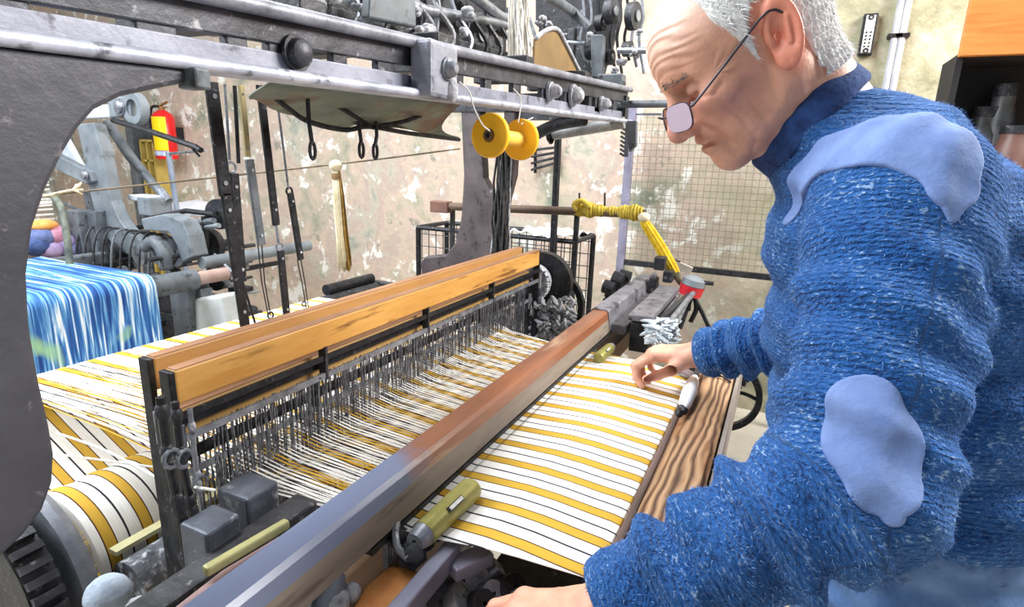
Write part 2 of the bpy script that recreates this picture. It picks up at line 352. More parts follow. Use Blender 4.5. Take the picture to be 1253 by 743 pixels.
# end column with gusset (near)
ol = [(250, 98), (205, 106), (150, 118), (118, 134), (97, 158), (78, 190), (58, 232), (42, 280), (35, 335), (38, 400), (50, 468), (62, 520), (68, 556), (66, 590), (54, 624), (30, 656), (0, 684), (-40, 712)]
pts = [P(*q, y=.60) for q in ol]
zl = gz_low(0)-.006
poly = [Vector((.47, .60, zl+.016))]+pts+[Vector((.12, .60, .55)), Vector((.16, .60, 0)), Vector((-.02, .60, 0)), Vector((.0, .60, .7)), Vector((.04, .60, 1.2)), Vector((.05, .60, zl))]
MB().prism(poly, (0, .07, 0)).build('end_column', mat('column_paint', (52, 52, 58), (70, 70, 77), 10, .5, .1, .2, c3=(110, 106, 110), c3scale=60, c3amt=.68), LF, bevel=.012)
c = P(238, 104, y=.60); MB().box((c.x, .60, c.z+.006), (.02, .03, .022)).build('gusset_block', greyd, LF, bevel=.003)
# far end frame with forked head
Xp = 1.95
ol = [(563, 128), (588, 131), (590, 180), (592, 218), (600, 233), (609, 231), (613, 218), (614, 185), (616, 134), (632, 136), (628, 215), (616, 262), (610, 330), (600, 470), (560, 470), (545, 334), (517, 338), (513, 322), (520, 314), (545, 312), (558, 295), (564, 265), (567, 215)]
MB().prism([P(*q, x=Xp) for q in ol], (.05, 0, 0)).build('far_end_frame', mat('far_casting', (66, 58, 60), (100, 90, 92), 9, .5, .1, .2, c3=(44, 42, 46), c3scale=25, c3amt=.62), LF, bevel=.008)
c = P(570, 470, x=Xp); MB().box((Xp+.025, c.y, c.z/2+.01), (.06, .22, c.z+.02)).build('far_foot', irond, LF, bevel=.01)
# curved brace and cross tie from girder to far frame
MB().tube(cat_path([P(640, 178, y=.95), P(655, 165, y=.88), P(680, 153, y=.78), P(715, 146, y=.66)]), .022, 10).build('curved_brace', irond, LF, smooth=True)
MB().beam((1.97, GY, gz_low(1.97)+.05), (1.97, 1.25, gz_low(1.97)+.05), .05, .06).build('cross_tie', irond, LF)
MB().beam((2.33, GY-.01, gz_low(2.3)+.05), (2.33, 1.1, gz_low(2.3)+.05), .05, .09).build('cross_tie', irond, LF)
# rods at the far end of the girder
MB().cyl(P(745, 128, x=2.3), P(822, 127, x=2.3), .014, 12).build('stop_rod', greyd, LF, smooth=True)
MB().tube([P(676, 164, x=2.25), P(680, 163, x=2.25), P(764, 150, x=2.25)], [.02, .026, .022], 14).build('tension_roller', mat('roller_grey', (130, 130, 132), (170, 170, 168), 25, .5, .3), LF, smooth=True)
bolt(P(675, 165, x=2.25), .03, .02, LF, black, (0, 1, 0))
# back rest roller carrying the warp, with side arms
BY, BZ = 1.42, H-.49
MB().cyl((.30, BY, BZ-.028), (1.80, BY, BZ-.028), .026, 18).build('back_rest', irond, LF, smooth=True)
for xv in (.30, 1.78): MB().prism([(xv, 1.36, BZ), (xv, 1.48, BZ), (xv, 1.36, .5), (xv, 1.1, .0), (xv, 1.0, .0), (xv, 1.26, .55)], (.03, 0, 0)).build('back_arm', iron, LF, bevel=.004)
c0 = P(395, 362, y=1.40); c1 = P(448, 347, y=1.40); MB().cyl((c0.x+.06, 1.44, BZ+.012), (c1.x+.08, 1.44, BZ+.012), .02, 14).build('roller_collar', black, LF, smooth=True)
# breast beam of weathered wood
def grain_mat():
    m = bpy.data.materials.new('weathered_beam'); m.use_nodes = True; T = NT(m); b = T.n['Principled BSDF']; b.inputs['Roughness'].default_value = .6
    co = T.new('ShaderNodeTexCoord').outputs['Object']; mp = T.new('ShaderNodeMapping'); mp.inputs['Scale'].default_value = (.55, 2.2, 2.2); T.link(co, mp.inputs[0])
    n = T.new('ShaderNodeTexNoise'); T.set(n, Scale=5.5, Detail=3.0, Distortion=.3); T.link(mp.outputs[0], n.inputs['Vector'])
    sy = T.new('ShaderNodeSeparateXYZ'); T.link(co, sy.inputs[0]); yz = T.new('ShaderNodeMath', operation='MULTIPLY_ADD'); T.link(sy.outputs[1], yz.inputs[0]); yz.inputs[1].default_value = 430; yz.inputs[2].default_value = 0
    ml = T.new('ShaderNodeMath', operation='MULTIPLY_ADD'); T.link(n.outputs[0], ml.inputs[0]); ml.inputs[1].default_value = 30; T.link(yz.outputs[0], ml.inputs[2])
    sn = T.new('ShaderNodeMath', operation='SINE'); T.link(ml.outputs[0], sn.inputs[0])
    ml2 = T.new('ShaderNodeMath', operation='MULTIPLY'); T.link(sn.outputs[0], ml2.inputs[0]); ml2.inputs[1].default_value = .5
    ad = T.new('ShaderNodeMath', operation='ADD'); T.link(ml2.outputs[0], ad.inputs[0]); ad.inputs[1].default_value = .5
    r = T.new('ShaderNodeValToRGB'); T.link(ad.outputs[0], r.inputs[0]); e = r.color_ramp.elements; e.new(.25); e.new(.6)
    for k, (p, c) in enumerate([(0, (78, 54, 40)), (.2, (120, 88, 62)), (.55, (150, 114, 82)), (1, (176, 142, 106))]): e[k].position = p; e[k].color = srgb(c)
    n2 = T.new('ShaderNodeTexNoise'); T.set(n2, Scale=9.0, Detail=6.0); mp2 = T.new('ShaderNodeMapping'); mp2.inputs['Scale'].default_value = (.35, 1, 1); T.link(co, mp2.inputs[0]); T.link(mp2.outputs[0], n2.inputs['Vector'])
    r2 = T.new('ShaderNodeValToRGB'); T.link(n2.outputs[0], r2.inputs[0]); r2.color_ramp.elements[0].position = .50; r2.color_ramp.elements[1].position = .68
    mx = T.new('ShaderNodeMix', data_type='RGBA'); T.link(r2.outputs[0], mx.inputs[0]); T.link(r.outputs[0], mx.inputs[6]); mx.inputs[7].default_value = srgb((150, 94, 46))
    T.link(mx.outputs[2], b.inputs['Base Color'])
    bp = T.new('ShaderNodeBump'); bp.inputs['Strength'].default_value = .35; bp.inputs['Distance'].default_value = .004; T.link(ad.outputs[0], bp.inputs['Height']); T.link(bp.outputs[0], b.inputs['Normal'])
    return m
beamw = grain_mat()
m = MB(); xa, xb = .588, 1.61
prof = [(.150, -.508), (.140, -.496), (.128, -.498), (.120, -.489), (.062, -.489), (.054, -.496), (.050, -.60), (.150, -.60)]
m.prism([(xa, y, H+z) for y, z in prof], (xb-xa, 0, 0)); m.build('breast_beam', beamw, LF)
MB().box(((xa+xb)/2, .1415, H-.4985), (xb-xa-.002, .012, .012)).build('beam_edge_strip', mat('dark_old_wood', (66, 50, 46), (112, 90, 80), 14, .6, 0, .2, stretch=(.3, 2, 2)), LF, bevel=.004)
MB().box(((xa+xb)/2, .046, H-.55), (xb-xa, .008, .10)).build('beam_face_board', mat('grey_old_wood', (104, 96, 92), (146, 136, 128), 8, .7, 0, .2, stretch=(.3, 1, 2)), LF)
for xv in (.60, 1.56): MB().prism([(xv, .05, H-.60), (xv, .15, H-.60), (xv, .34, .1), (xv, .34, 0), (xv, .1, 0), (xv, .1, .1)], (.04, 0, 0)).build('front_leg', iron, LF, bevel=.005)
# floor stretchers
MB().beam((.10, .64, .08), (2.3, 1.0, .08), .04, .06).build('floor_stretcher', irond, LF)
MB().beam((1.58, .3, .06), (2.3, .95, .06), .04, .06).build('floor_stretcher', irond, LF)
# ================================================================== striped warp, cloth, warp beam
def stripe_mat(name, bright=1, ribs=0, rough=.85):
    m = bpy.data.materials.new(name); m.use_nodes = True; T = NT(m); b = T.n['Principled BSDF']; b.inputs['Roughness'].default_value = rough
    b.inputs['Specular IOR Level'].default_value = .2
    co = T.new('ShaderNodeNewGeometry').outputs['Position']; sx = T.new('ShaderNodeSeparateXYZ'); T.link(co, sx.inputs[0])
    a = T.new('ShaderNodeMath', operation='MULTIPLY_ADD'); T.link(sx.outputs[0], a.inputs[0]); a.inputs[1].default_value = 1/.0625; a.inputs[2].default_value = -(.592/.0625)+20
    fr = T.new('ShaderNodeMath', operation='FRACT'); T.link(a.outputs[0], fr.inputs[0])
    r = T.new('ShaderNodeValToRGB'); T.link(fr.outputs[0], r.inputs[0]); r.color_ramp.interpolation = 'CONSTANT'
    Y = (208, 166, 62); Wt = (246, 244, 238); D = (52, 48, 58); DR = (84, 52, 40)
    st = [(0, DR), (.035, Y), (.30, DR), (.335, Wt), (.640, D), (.695, Wt)]
    e = r.color_ramp.elements
    while len(e) < len(st): e.new(.5)
    for k, (p, c) in enumerate(st): e[k].position = p; e[k].color = srgb(tuple(v*bright for v in c))
    n = T.new('ShaderNodeTexNoise'); mp = T.new('ShaderNodeMapping'); mp.inputs['Scale'].default_value = (700, 30, 30); T.link(co, mp.inputs[0]); T.set(n, Scale=1.0, Detail=3.0); T.link(mp.outputs[0], n.inputs['Vector'])
    mr = T.new('ShaderNodeMapRange'); T.link(n.outputs[0], mr.inputs[0]); mr.inputs[1].default_value = .3; mr.inputs[2].default_value = .7; mr.inputs[3].default_value = .88; mr.inputs[4].default_value = 1.04
    mx = T.new('ShaderNodeMix', data_type='RGBA', blend_type='MULTIPLY'); mx.inputs[0].default_value = 1; T.link(r.outputs[0], mx.inputs[6]); T.link(mr.outputs[0], mx.inputs[7]); T.link(mx.outputs[2], b.inputs['Base Color'])
    if ribs:
        w = T.new('ShaderNodeTexWave', bands_direction='Y'); T.set(w, Scale=ribs); T.link(co, w.inputs['Vector'])
        bp = T.new('ShaderNodeBump'); bp.inputs['Strength'].default_value = .25; bp.inputs['Distance'].default_value = .001; T.link(w.outputs[0], bp.inputs['Height']); T.link(bp.outputs[0], b.inputs['Normal'])
    return m
stripe_warp = stripe_mat('striped_warp_yarn'); stripe_cloth = stripe_mat('striped_cloth', 1, 260)
stripe_roll = stripe_mat('striped_warp_on_beam', .93)
WX0, WX1 = .545, 1.462
# ---- the warp: separate threads from the back rest through the healds to the fell of the cloth
def warp_threads():
    v = []; f = []; n = 430; wd = .0023
    for i in range(n):
        x = WX0+(WX1-WX0)*i/(n-1)+random.uniform(-.0004, .0004); s = 1 if i % 2 else -1
        lift = s*(.020+.005*(i % 4 > 1)); dz = random.uniform(-.0015, .0015)
        xf = .563+(1.418-.563)*i/(n-1)
        path = [(x, BY, BZ+.0005), (x, 1.05, BZ+.004+lift*.45+dz), (x, .74 if s > 0 else .72, H-.497+lift+dz), (x*.7+xf*.3, .66, H-.498+lift*.42), (x*.4+xf*.6, .55, H-.499+lift*.14), (xf, .44, H-.499+lift*.05), (xf, .40, H-.4995)]
        o = len(v)
        for (a, b_, c) in path: v += [(a-wd/2, b_, c), (a, b_, c+wd*.5), (a+wd/2, b_, c)]
        for k in range(len(path)-1):
            q = o+3*k; f += [(q, q+1, q+4, q+3), (q+1, q+2, q+5, q+4)]
    return v, f
m = MB(); m.v, m.f = warp_threads(); o = m.build('warp_threads', stripe_warp, smooth='all')
tag(o, 'sheet of taut white and yellow warp threads running through the heddles', 'warp yarn', kind='stuff')
# stray slack threads at the near selvedge
for i, (q, lb) in enumerate((([(70, 556), (190, 572), (300, 590), (430, 618), (470, 640)], 'loose white selvedge thread sagging beside the near warp edge'), ([(70, 530), (130, 552), (200, 588), (262, 600)], 'slack white yarn end slanting above the striped roll'))):
    pp = [P(a, b_, y=yv) for (a, b_), yv in zip(q, [1.2, .95, .8, .6, .5])]
    tag(MB().tube(cat_path(pp), .0022, 6).build('selvedge_thread', whitey, smooth='all'), lb, 'thread')
# ---- woven cloth from fell to breast beam
def cloth_fn(u, v):
    xf = .563+.852*u; xb_ = .594+.79*u
    ys = [.405, .36, .30, .25, .20, .165, .152, .149, .149]; zs = [-.4985, -.496, -.493, -.4945, -.499, -.5015, -.504, -.515, -.60]
    t = v*(len(ys)-1); k = min(int(t), len(ys)-2); w = t-k
    y = ys[k]*(1-w)+ys[k+1]*w; z = zs[k]*(1-w)+zs[k+1]*w; q = max(0, min(1, (.358-y)/.209))
    x = xf*(1-q)+xb_*q+.0015*math.sin(9*y/.2+u*30)*q*(1-q)
    return (x, y, H+z+.0015*math.sin(u*17)*math.sin(PI*q))
o = MB().grid(cloth_fn, 60, 41).build('woven_cloth', stripe_cloth, smooth='all', solid=.0012)
tag(o, 'finished white and yellow striped cloth stretched before the breast beam', 'cloth')
# ---- warp beam with wound striped warp
RY, RZ = 1.06, H-.70
RR = .112; RZ = P(56, 630, y=RY).z-RR*.80
t = thing('warp_beam', 'warp beam roller wound with a thick striped roll of yellow and white yarn', 'yarn roll', (1.0, RY, RZ-RR))
MB().lathe([(-.03, .03), (1.22, .03)], (.40, RY, RZ), (1, 0, 0), 14).build('shaft', steel, t, smooth=True)
xs0 = P(75, 655, y=RY).x
m = MB(); prof = [(xs0-.004, .02), (xs0-.004, RR*.93)]
for i in range(120):
    xx = xs0+i*(1.5-xs0)/119; ph = ((xx-.592)/.0625) % 1; prof.append((xx, RR+.002*math.cos(2*PI*(ph-.15))))
prof += [(1.5, .02)]
m.lathe([(a-.4, b_) for a, b_ in prof], (.4, RY, RZ), (1, 0, 0), 40); m.build('wound_yarn', stripe_roll, t, smooth=True)
# fuzz of cut yarn ends at the near face
m = MB()
for i in range(140):
    an = random.uniform(0, 2*PI); r0 = random.uniform(RR*.7, RR*.98); r1 = r0+random.uniform(-.01, .012); xx = xs0-.004
    m.tube([(xx, RY+math.cos(an)*r0, RZ+math.sin(an)*r0), (xx-random.uniform(.006, .022), RY+math.cos(an)*r1, RZ+math.sin(an)*r1)], .0009, 4)
o = m.build('frayed_ends', yellowy, t); o['kind'] = 'stuff'
# beam flange at near end
fx = xs0-.055
MB().lathe([(0, .03), (0, .165), (.012, .172), (.024, .165), (.024, .03)], (fx, RY, RZ), (1, 0, 0), 40, True).build('flange', mat('flange_steel', (96, 100, 110), (146, 150, 158), 14, .45, .3, .2), t, smooth=True)
MB().lathe([(-.06, .03), (-.06, .15), (-.015, .15), (-.015, .03)], (fx, RY, RZ), (1, 0, 0), 36, True).build('brake_drum', irond, t, smooth=True)
m = MB()
for i in range(40):
    an = 2*PI*i/40; c = Vector((fx-.038, RY+math.cos(an)*.156, RZ+math.sin(an)*.156))
    m.box(c, (.04, .012, .012), Matrix.Rotation(an, 3, 'X'))
m.build('ratchet_teeth', iron, t)
# sheet of warp rising from the beam to the back rest
m = MB(); m.grid(lambda u, v: (xs0+.005+(1.462-xs0)*u, RY+RR*.9+(BY+.02-RY-RR*.9)*v, RZ+RR*.35+(BZ-.03-RZ-RR*.35)*v), 3, 8)
o = m.build('rising_warp_sheet', stripe_roll, solid=.0015); tag(o, 'striped warp sheet rising from the yarn roll to the back roller', 'warp yarn')
# guide rail in front of the roll and lint covered shaft
a = P(95, 712, y=.93); b_ = P(262, 612, y=.93)
d = (b_-a); d.y = 0
t = thing('lint_covered_shaft', 'lint covered shaft with a brass strip running below the striped roll', 'shaft', (a.x+.4, .92, 0))
MB().cyl((xs0+.01, .90, a.z-.035), (1.5, .90, a.z-.035), .04, 16).build('shaft', mat('linty_iron', (50, 52, 58), (120, 124, 132), 30, .8, .1, .7, c3=(190, 194, 200), c3scale=60, c3amt=.58), t, smooth=True)
MB().beam((xs0+.012, .935, a.z+.012), (1.45, .935, a.z+.012), .02, .008).build('brass_strip', mat('brass_strip', (176, 172, 130), (206, 200, 160), 15, .5, .3), t)
for xv in (.50, 1.46): MB().box((xv, .90, (a.z-.06)/2), (.04, .06, a.z-.06)).build('bearing_stand', irond, t, bevel=.004)
# ================================================================== heald frames
woodA = oakm
hedm = mat('heddle_wire', (40, 41, 46), (136, 138, 146), 90, .5, .5)
def heald(y, xa, xb, zt, label, wood, zlow=-.74, nhed=150, seed=1, hx0=.50, hx1=1.60, tt=.02):
    rnd = random.Random(seed); t = thing('heald_frame', label, 'heald frame', ((xa+xb)/2, y, H+zlow), 'heald frames')
    MB().box(((xa+xb)/2, y, H+zt-.024), (xb-xa, tt, .048)).build('top_bar', wood, t, bevel=.003)
    MB().box(((xa+xb)/2, y, H+zt-.0005), (xb-xa-.004, tt-.003, .004)).build('worn_top_edge', oaktop, t, bevel=.001)
    MB().box(((xa+xb)/2, y, H+zlow+.02), (xb-xa, tt, .04)).build('bottom_bar', wood, t, bevel=.003)
    for xv in (xa-.004, xb+.004): 
        MB().box((xv, y, H+(zt+zlow)/2), (.009, .021, zt-zlow)).build('end_stave', black, t, bevel=.002)
        MB().box((xv, y-.013, H+zt-.10), (.013, .006, .05)).build('stave_clip', steel, t, bevel=.001)
    for k, (zz, yo) in enumerate(((-.066, -.008), (-.084, .008), (-.098, -.009))):
        MB().beam((xa, y+yo, H+zt+zz), (xb, y+yo, H+zt+zz), .004, .010).build('heddle_rail', black if k < 2 else steel, t)
    for zz in (-.34, -.36): MB().beam((xa, y-.006, H+zt+zz), (xb, y-.006, H+zt+zz), .004, .010).build('heddle_rail', black, t)
    for xv in [xa+(xb-xa)*q for q in (.22, .48, .74)]: MB().box((xv, y-.004, H+zt-.075), (.006, .016, .06)).build('rail_hanger', irond, t)
    m = MB()
    for i in range(nhed):
        x = hx0+(hx1-hx0)*(i+rnd.random()*.8)/nhed; yo = y-.006+rnd.uniform(-.004, .004); w = rnd.uniform(.0006, .0011)
        x2 = x+rnd.uniform(-.006, .006); zt_ = H+zt-.092; ze = H-.497+rnd.uniform(-.02, .02); zb_ = H+zt-.345
        m.beam((x, yo, zt_), (x2, yo, ze), w*2, w*1.6, (0, 1, 0)); m.beam((x2, yo, ze), (x, yo, zb_), w*2, w*1.6, (0, 1, 0))
        m.box((x2, yo, ze), (.0034, .0016, .012))
    o = m.build('heddles', hedm, t); o['kind'] = 'stuff'
    return t
heald(.700, .449, 1.687, -.283, 'front heald frame with an orange wood top bar above the heddles', woodA, nhed=240, seed=1)
heald(.727, .452, 1.675, -.352, 'lowered heald frame whose wood bar shows beneath the front bar', mat('dull_wood', (150, 116, 64), (180, 146, 90), 12, .55, 0, .12, stretch=(.25, 2, 2)), zlow=-.80, nhed=190, seed=2, tt=.018)
heald(.762, .462, 1.690, -.280, 'rear heald frame with a greyer wood bar behind the front one', mat('brown_wood', (150, 110, 62), (184, 140, 84), 12, .55, 0, .12, stretch=(.25, 2, 2)), nhed=220, seed=3)
# ---- near-end connecting straps below the frames
def strap(pl, w, th, y, name, label, cat, mm, group=None, holes=()):
    pp = [P(a, b_, y=y) for a, b_ in pl]
    t = thing(name, label, cat, pp[-1], group)
    return t, pp
def bar_chain(label, segs, y, extra=None):
    """segs: list of (kind, px points, width) ; kinds: flat, rod, ring"""
    low = P(*segs[-1][1][-1], y=y); t = thing('harness_hanger', label, 'hanger', low, 'harness hangers under the girder')
    for k, pl, w, mm in segs:
        pp = [P(a, b_, y=y) for a, b_ in pl]
        if k == 'flat':
            for i in range(len(pp)-1): MB().beam(pp[i], pp[i+1], w, .006, (0, 1, 0)).build('flat_link', mm, t, bevel=.0012)
            for q in (pp[0]*.12+pp[-1]*.88, pp[0]*.88+pp[-1]*.12): MB().cyl(q+Vector((0, -.005, 0)), q+Vector((0, -.0025, 0)), w*.18, 8).build('rivet', lint, t)
        elif k == 'rod': MB().tube(pp, w/2, 8).build('rod', mm, t, smooth=True)
        elif k == 'ring':
            for c in pp:
                MB().tube([c+Vector((math.cos(a)*w, 0, math.sin(a)*w)) for a in [2*PI*i/12 for i in range(13)]], w*.28, 6).build('ring_link', mm, t, smooth=True)
        elif k == 'twin':
            for s_ in (-1, 1): MB().tube([q+Vector((s_*w/2*(1-.2*i), 0, 0)) for i, q in enumerate(pp)], .0011, 6).build('wire', mm, t)
    return t
HYY = .79
bar_chain('wide black hanger strap, leftmost of the row under the girder', [('flat', [(258, 100), (276, 240)], .021, black), ('flat', [(276, 236), (300, 400)], .017, black)], HYY)
bar_chain('thin rod hanger with a ring just right of the leftmost strap', [('rod', [(275, 103), (281, 196)], .004, steel), ('ring', [(283, 205)], .008, steel), ('rod', [(287, 105), (292, 200)], .006, black), ('flat', [(286, 212), (296, 345)], .016, black), ('rod', [(297, 345), (312, 395)], .004, black)], HYY+.012)
bar_chain('hanger with a yellowish upper strap and a steel blade', [('flat', [(295, 104), (303, 192)], .010, mat('tan_strap', (150, 136, 96), (186, 172, 128), 20, .8)), ('flat', [(305, 195), (320, 300)], .015, greyd), ('twin', [(318, 300), (322, 345), (330, 388)], .008, black), ('ring', [(331, 386)], .006, black)], HYY+.02)
bar_chain('dark two part hanger strap joined by a ring', [('flat', [(318, 104), (338, 276)], .014, black), ('rod', [(338, 276), (341, 298)], .005, steel), ('ring', [(342, 302)], .007, steel), ('flat', [(343, 306), (351, 388)], .014, black)], HYY+.03)
bar_chain('rightmost hanger with a long wire above a black strap', [('rod', [(337, 106), (353, 232)], .004, steel), ('ring', [(354, 234)], .007, black), ('flat', [(355, 236), (368, 318)], .013, black), ('twin', [(366, 318), (372, 350), (377, 382)], .009, black), ('ring', [(372, 372), (378, 384)], .005, black)], HYY+.04)
def hook(pl, lab, y=.72):
    pp = [P(a, b_, y=y) for a, b_ in pl]; t = thing('iron_hook', lab, 'hook', pp[-1], 'small hooks under the girder')
    MB().tube(pp, .0035, 8).build('shank', black, t, smooth=True)
    c = pp[-1]; MB().tube([c+Vector((math.cos(a)*.006, 0, -.011+math.sin(a)*.014)) for a in [PI/2+2*PI*i/12 for i in range(13)]], .003, 6).build('eye', black, t, smooth=True)
hook([(376, 112), (378, 150), (382, 176)], 'small black hook hanging just right of the harness hangers')
hook([(438, 148), (441, 166), (442, 176)], 'small black hook under the green sheet, left of a pair')
hook([(460, 148), (461, 166), (459, 178)], 'small black hook under the green sheet, right of a pair')
# ================================================================== sley (batten) with cap, reed and shuttle boxes
SL = thing('sley', 'swinging sley with a worn brown wooden cap over the reed', 'loom sley', (1.1, .45, 0))
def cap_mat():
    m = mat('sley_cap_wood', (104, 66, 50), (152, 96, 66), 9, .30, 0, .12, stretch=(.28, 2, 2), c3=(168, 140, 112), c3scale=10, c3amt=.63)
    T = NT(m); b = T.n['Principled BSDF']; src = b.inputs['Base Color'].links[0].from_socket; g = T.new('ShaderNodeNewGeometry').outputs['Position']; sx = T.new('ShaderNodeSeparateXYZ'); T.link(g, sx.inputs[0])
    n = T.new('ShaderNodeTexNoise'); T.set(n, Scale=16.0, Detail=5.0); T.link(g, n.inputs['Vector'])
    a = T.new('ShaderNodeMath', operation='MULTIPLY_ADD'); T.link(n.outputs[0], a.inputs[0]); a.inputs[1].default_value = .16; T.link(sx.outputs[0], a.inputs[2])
    r = T.new('ShaderNodeMapRange'); T.link(a.outputs[0], r.inputs[0]); r.inputs[1].default_value = .73; r.inputs[2].default_value = .66; r.inputs[4].default_value = .85   # bluish reflection painted into the colour of the near end
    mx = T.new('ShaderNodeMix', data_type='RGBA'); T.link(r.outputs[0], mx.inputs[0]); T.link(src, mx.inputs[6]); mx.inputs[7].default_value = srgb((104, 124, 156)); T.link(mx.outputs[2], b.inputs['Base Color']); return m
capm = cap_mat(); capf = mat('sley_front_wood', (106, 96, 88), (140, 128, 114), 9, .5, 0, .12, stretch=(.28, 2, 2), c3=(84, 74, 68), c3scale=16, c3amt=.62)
cx0, cx1 = .27, 1.66
prof = [(.478, -.435), (.472, -.428), (.436, -.428), (.430, -.434), (.421, -.486), (.430, -.498), (.478, -.492)]
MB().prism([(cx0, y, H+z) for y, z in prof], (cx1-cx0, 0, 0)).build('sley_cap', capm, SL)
MB().prism([(cx0+.002, .4305, H-.437), (cx1-.002, .4305, H-.437), (cx1-.002, .4185, H-.488), (cx0+.002, .4185, H-.488)], (0, .004, 0)).build('cap_front_face', capf, SL)
# steel sheath on the far end of the cap
MB().prism([(1.60, y-.003 if y < .45 else y+.003, H+z+(.003 if z > -.45 else -.003)) for y, z in prof], (.62, 0, 0)).build('far_cap_sheath', mat('dull_plate', (110, 110, 118), (156, 156, 166), 14, .45, .4, .2, c3=(70, 70, 76), c3scale=20, c3amt=.6), SL)
# reed: dents and lower baulk, black band at the fell
MB().beam((.50, .423, H-.495), (1.62, .423, H-.495), .012, .010).build('reed_rail', black, SL)
m = MB()
for i in range(180):
    x = .535+(1.47-.535)*i/179; m.box((x, .424, H-.522), (.0012, .008, .056))
o = m.build('reed_dents', steel, SL); o['kind'] = 'stuff'
MB().box((1.05, .44, H-.575), (1.9, .06, .06)).build('race_board', mat('race_wood', (90, 66, 48), (124, 92, 66), 10, .55, 0, .1, stretch=(.3, 2, 2)), SL, bevel=.004)
for xv in (.45, 1.68): MB().prism([(xv, .42, H-.56), (xv, .47, H-.56), (xv, .56, .12), (xv, .50, .12)], (.03, 0, 0)).build('sley_sword', iron, SL, bevel=.004)
# near shuttle box: worn pinkish board, grey boxes, yellowish rod
pk = mat('worn_pink_wood', (150, 120, 118), (196, 172, 170), 7, .45, 0, .1, stretch=(.4, 2, 2), c3=(120, 96, 90), c3scale=12, c3amt=.6)
a = P(340, 655, y=.50); b_ = P(225, 735, y=.50)
MB().prism([P(352, 648, z=H-.452), P(270, 697, z=H-.452), P(150, 790, z=H-.452), P(260, 790, z=H-.452), P(365, 690, z=H-.452)], (0, 0, -.03)).build('box_board', pk, SL, bevel=.005)
MB().beam(P(250, 700, z=H-.44), P(352, 640, z=H-.44), .011, .012).build('box_rod', mat('olive_brass', (140, 136, 92), (176, 172, 120), 20, .5, .3), SL, bevel=.003)
def pbox(pa, pb, y, depth, name, mm, par, bev=.004):
    a, b_ = P(*pa, y=y), P(*pb, y=y); return MB().box(((a.x+b_.x)/2, y+depth/2, (a.z+b_.z)/2), (abs(b_.x-a.x), depth, abs(a.z-b_.z))).build(name, mm, par, bevel=bev)
bl = mat('blue_grey_plate', (58, 62, 72), (100, 106, 118), 14, .5, .3, .3, c3=(150, 154, 160), c3scale=40, c3amt=.63)
pbox((252, 655), (300, 690), .58, .05, 'box_plate', bl, SL)
pbox((302, 612), (345, 645), .60, .06, 'box_plate', bl, SL)
MB().box((.33, .565, H-.53), (.42, .04, .10)).build('box_back', irond, SL, bevel=.004)
# far shuttle box
fp = mat('far_plate', (96, 96, 102), (140, 138, 146), 18, .45, .4, .25, c3=(60, 60, 66), c3scale=30, c3amt=.6)
q = [P(770, 402, y=.33), P(801, 377, y=.33)]
m = MB()
zt_ = H-.437
MB().box((1.83, .335, zt_), (.46, .07, .02)).build('far_box_lid', fp, SL, bevel=.004)
MB().box((1.83, .335, zt_-.06), (.44, .055, .09)).build('far_box_body', black, SL, bevel=.004)
MB().box((1.88, .40, H-.485), (.52, .05, .03)).build('far_race_plate', fp, SL, bevel=.004)
MB().beam((1.6, .30, H-.46), (2.1, .27, H-.46), .014, .02).build('far_side_bar', irond, SL, bevel=.002)
MB().cyl((1.62, .275, H-.475), (2.2, .255, H-.45), .010, 10).build('far_picker_spindle', steel, SL, smooth=True)
MB().prism([P(765, 352, x=2.2), P(800, 334, x=2.2), P(806, 350, x=2.2), P(800, 368, x=2.2), P(770, 372, x=2.2)], (.04, 0, 0)).build('far_end_plate', fp, SL, bevel=.005)
for px_, py_, s_ in ((808, 322, .03), (818, 338, .026), (800, 345, .022), (792, 356, .02), (783, 352, .018)):
    c = P(px_, py_, x=2.12); MB().box(c, (.05, s_*1.3, s_*1.6)).build('linkage_block', irond, SL, bevel=.004)
for i, (a, b_) in enumerate((((740, 368), (768, 345)), ((742, 362), (770, 340)))):
    MB().tube([P(*a, x=1.95), P(*b_, x=2.1)], .009, 8).build('linkage_rod', irond, SL)
for c, s_ in ((P(756, 343, x=2.0), .03), (P(745, 352, x=1.95), .025), (P(765, 338, x=2.05), .022)): MB().lathe([(-.02, .004), (-.02, s_), (.02, s_), (.02, .004)], c, (0, 1, .2), 14, True).build('linkage_collar', black, SL)
# pale cloth wad and cords by the far hand

# jack rods and hooks at the near ends of the frames
for i, (pl, w, lab) in enumerate((([(196, 486), (206, 560), (222, 640), (236, 743)], .011, 'knobbly black jack rod, leftmost beside the near heald ends'), ([(214, 492), (222, 560), (238, 640), (252, 743)], .010, 'black jack rod with a hook, second beside the near heald ends'), ([(232, 500), (242, 590), (256, 680), (266, 743)], .007, 'thin steel jack rod, third beside the near heald ends'))):
    yv = .655+.012*i; pp = [P(a, b_, y=yv) for a, b_ in pl]; t = thing('jack_rod', lab, 'rod', pp[-1], 'jack rods at the near heald ends')
    MB().tube(cat_path(pp, 5), w/2, 8).build('rod', black if i < 2 else steel, t, smooth=True)
    for q in (.08, .3, .34, .55, .6, .8): k = q*3; j = int(k); c = pp[j].lerp(pp[j+1], k-j); MB().ball(c, w*.8, 8, 6, (1, 1, 1.6)).build('knuckle', irond if i < 2 else lint, t, smooth=True)
    c = pp[1]; MB().tube([c+Vector((math.cos(a)*.010, -.006, math.sin(a)*.012)) for a in [2*PI*k/10 for k in range(9)]], .003, 6).build('hook', steel, t, smooth=True)
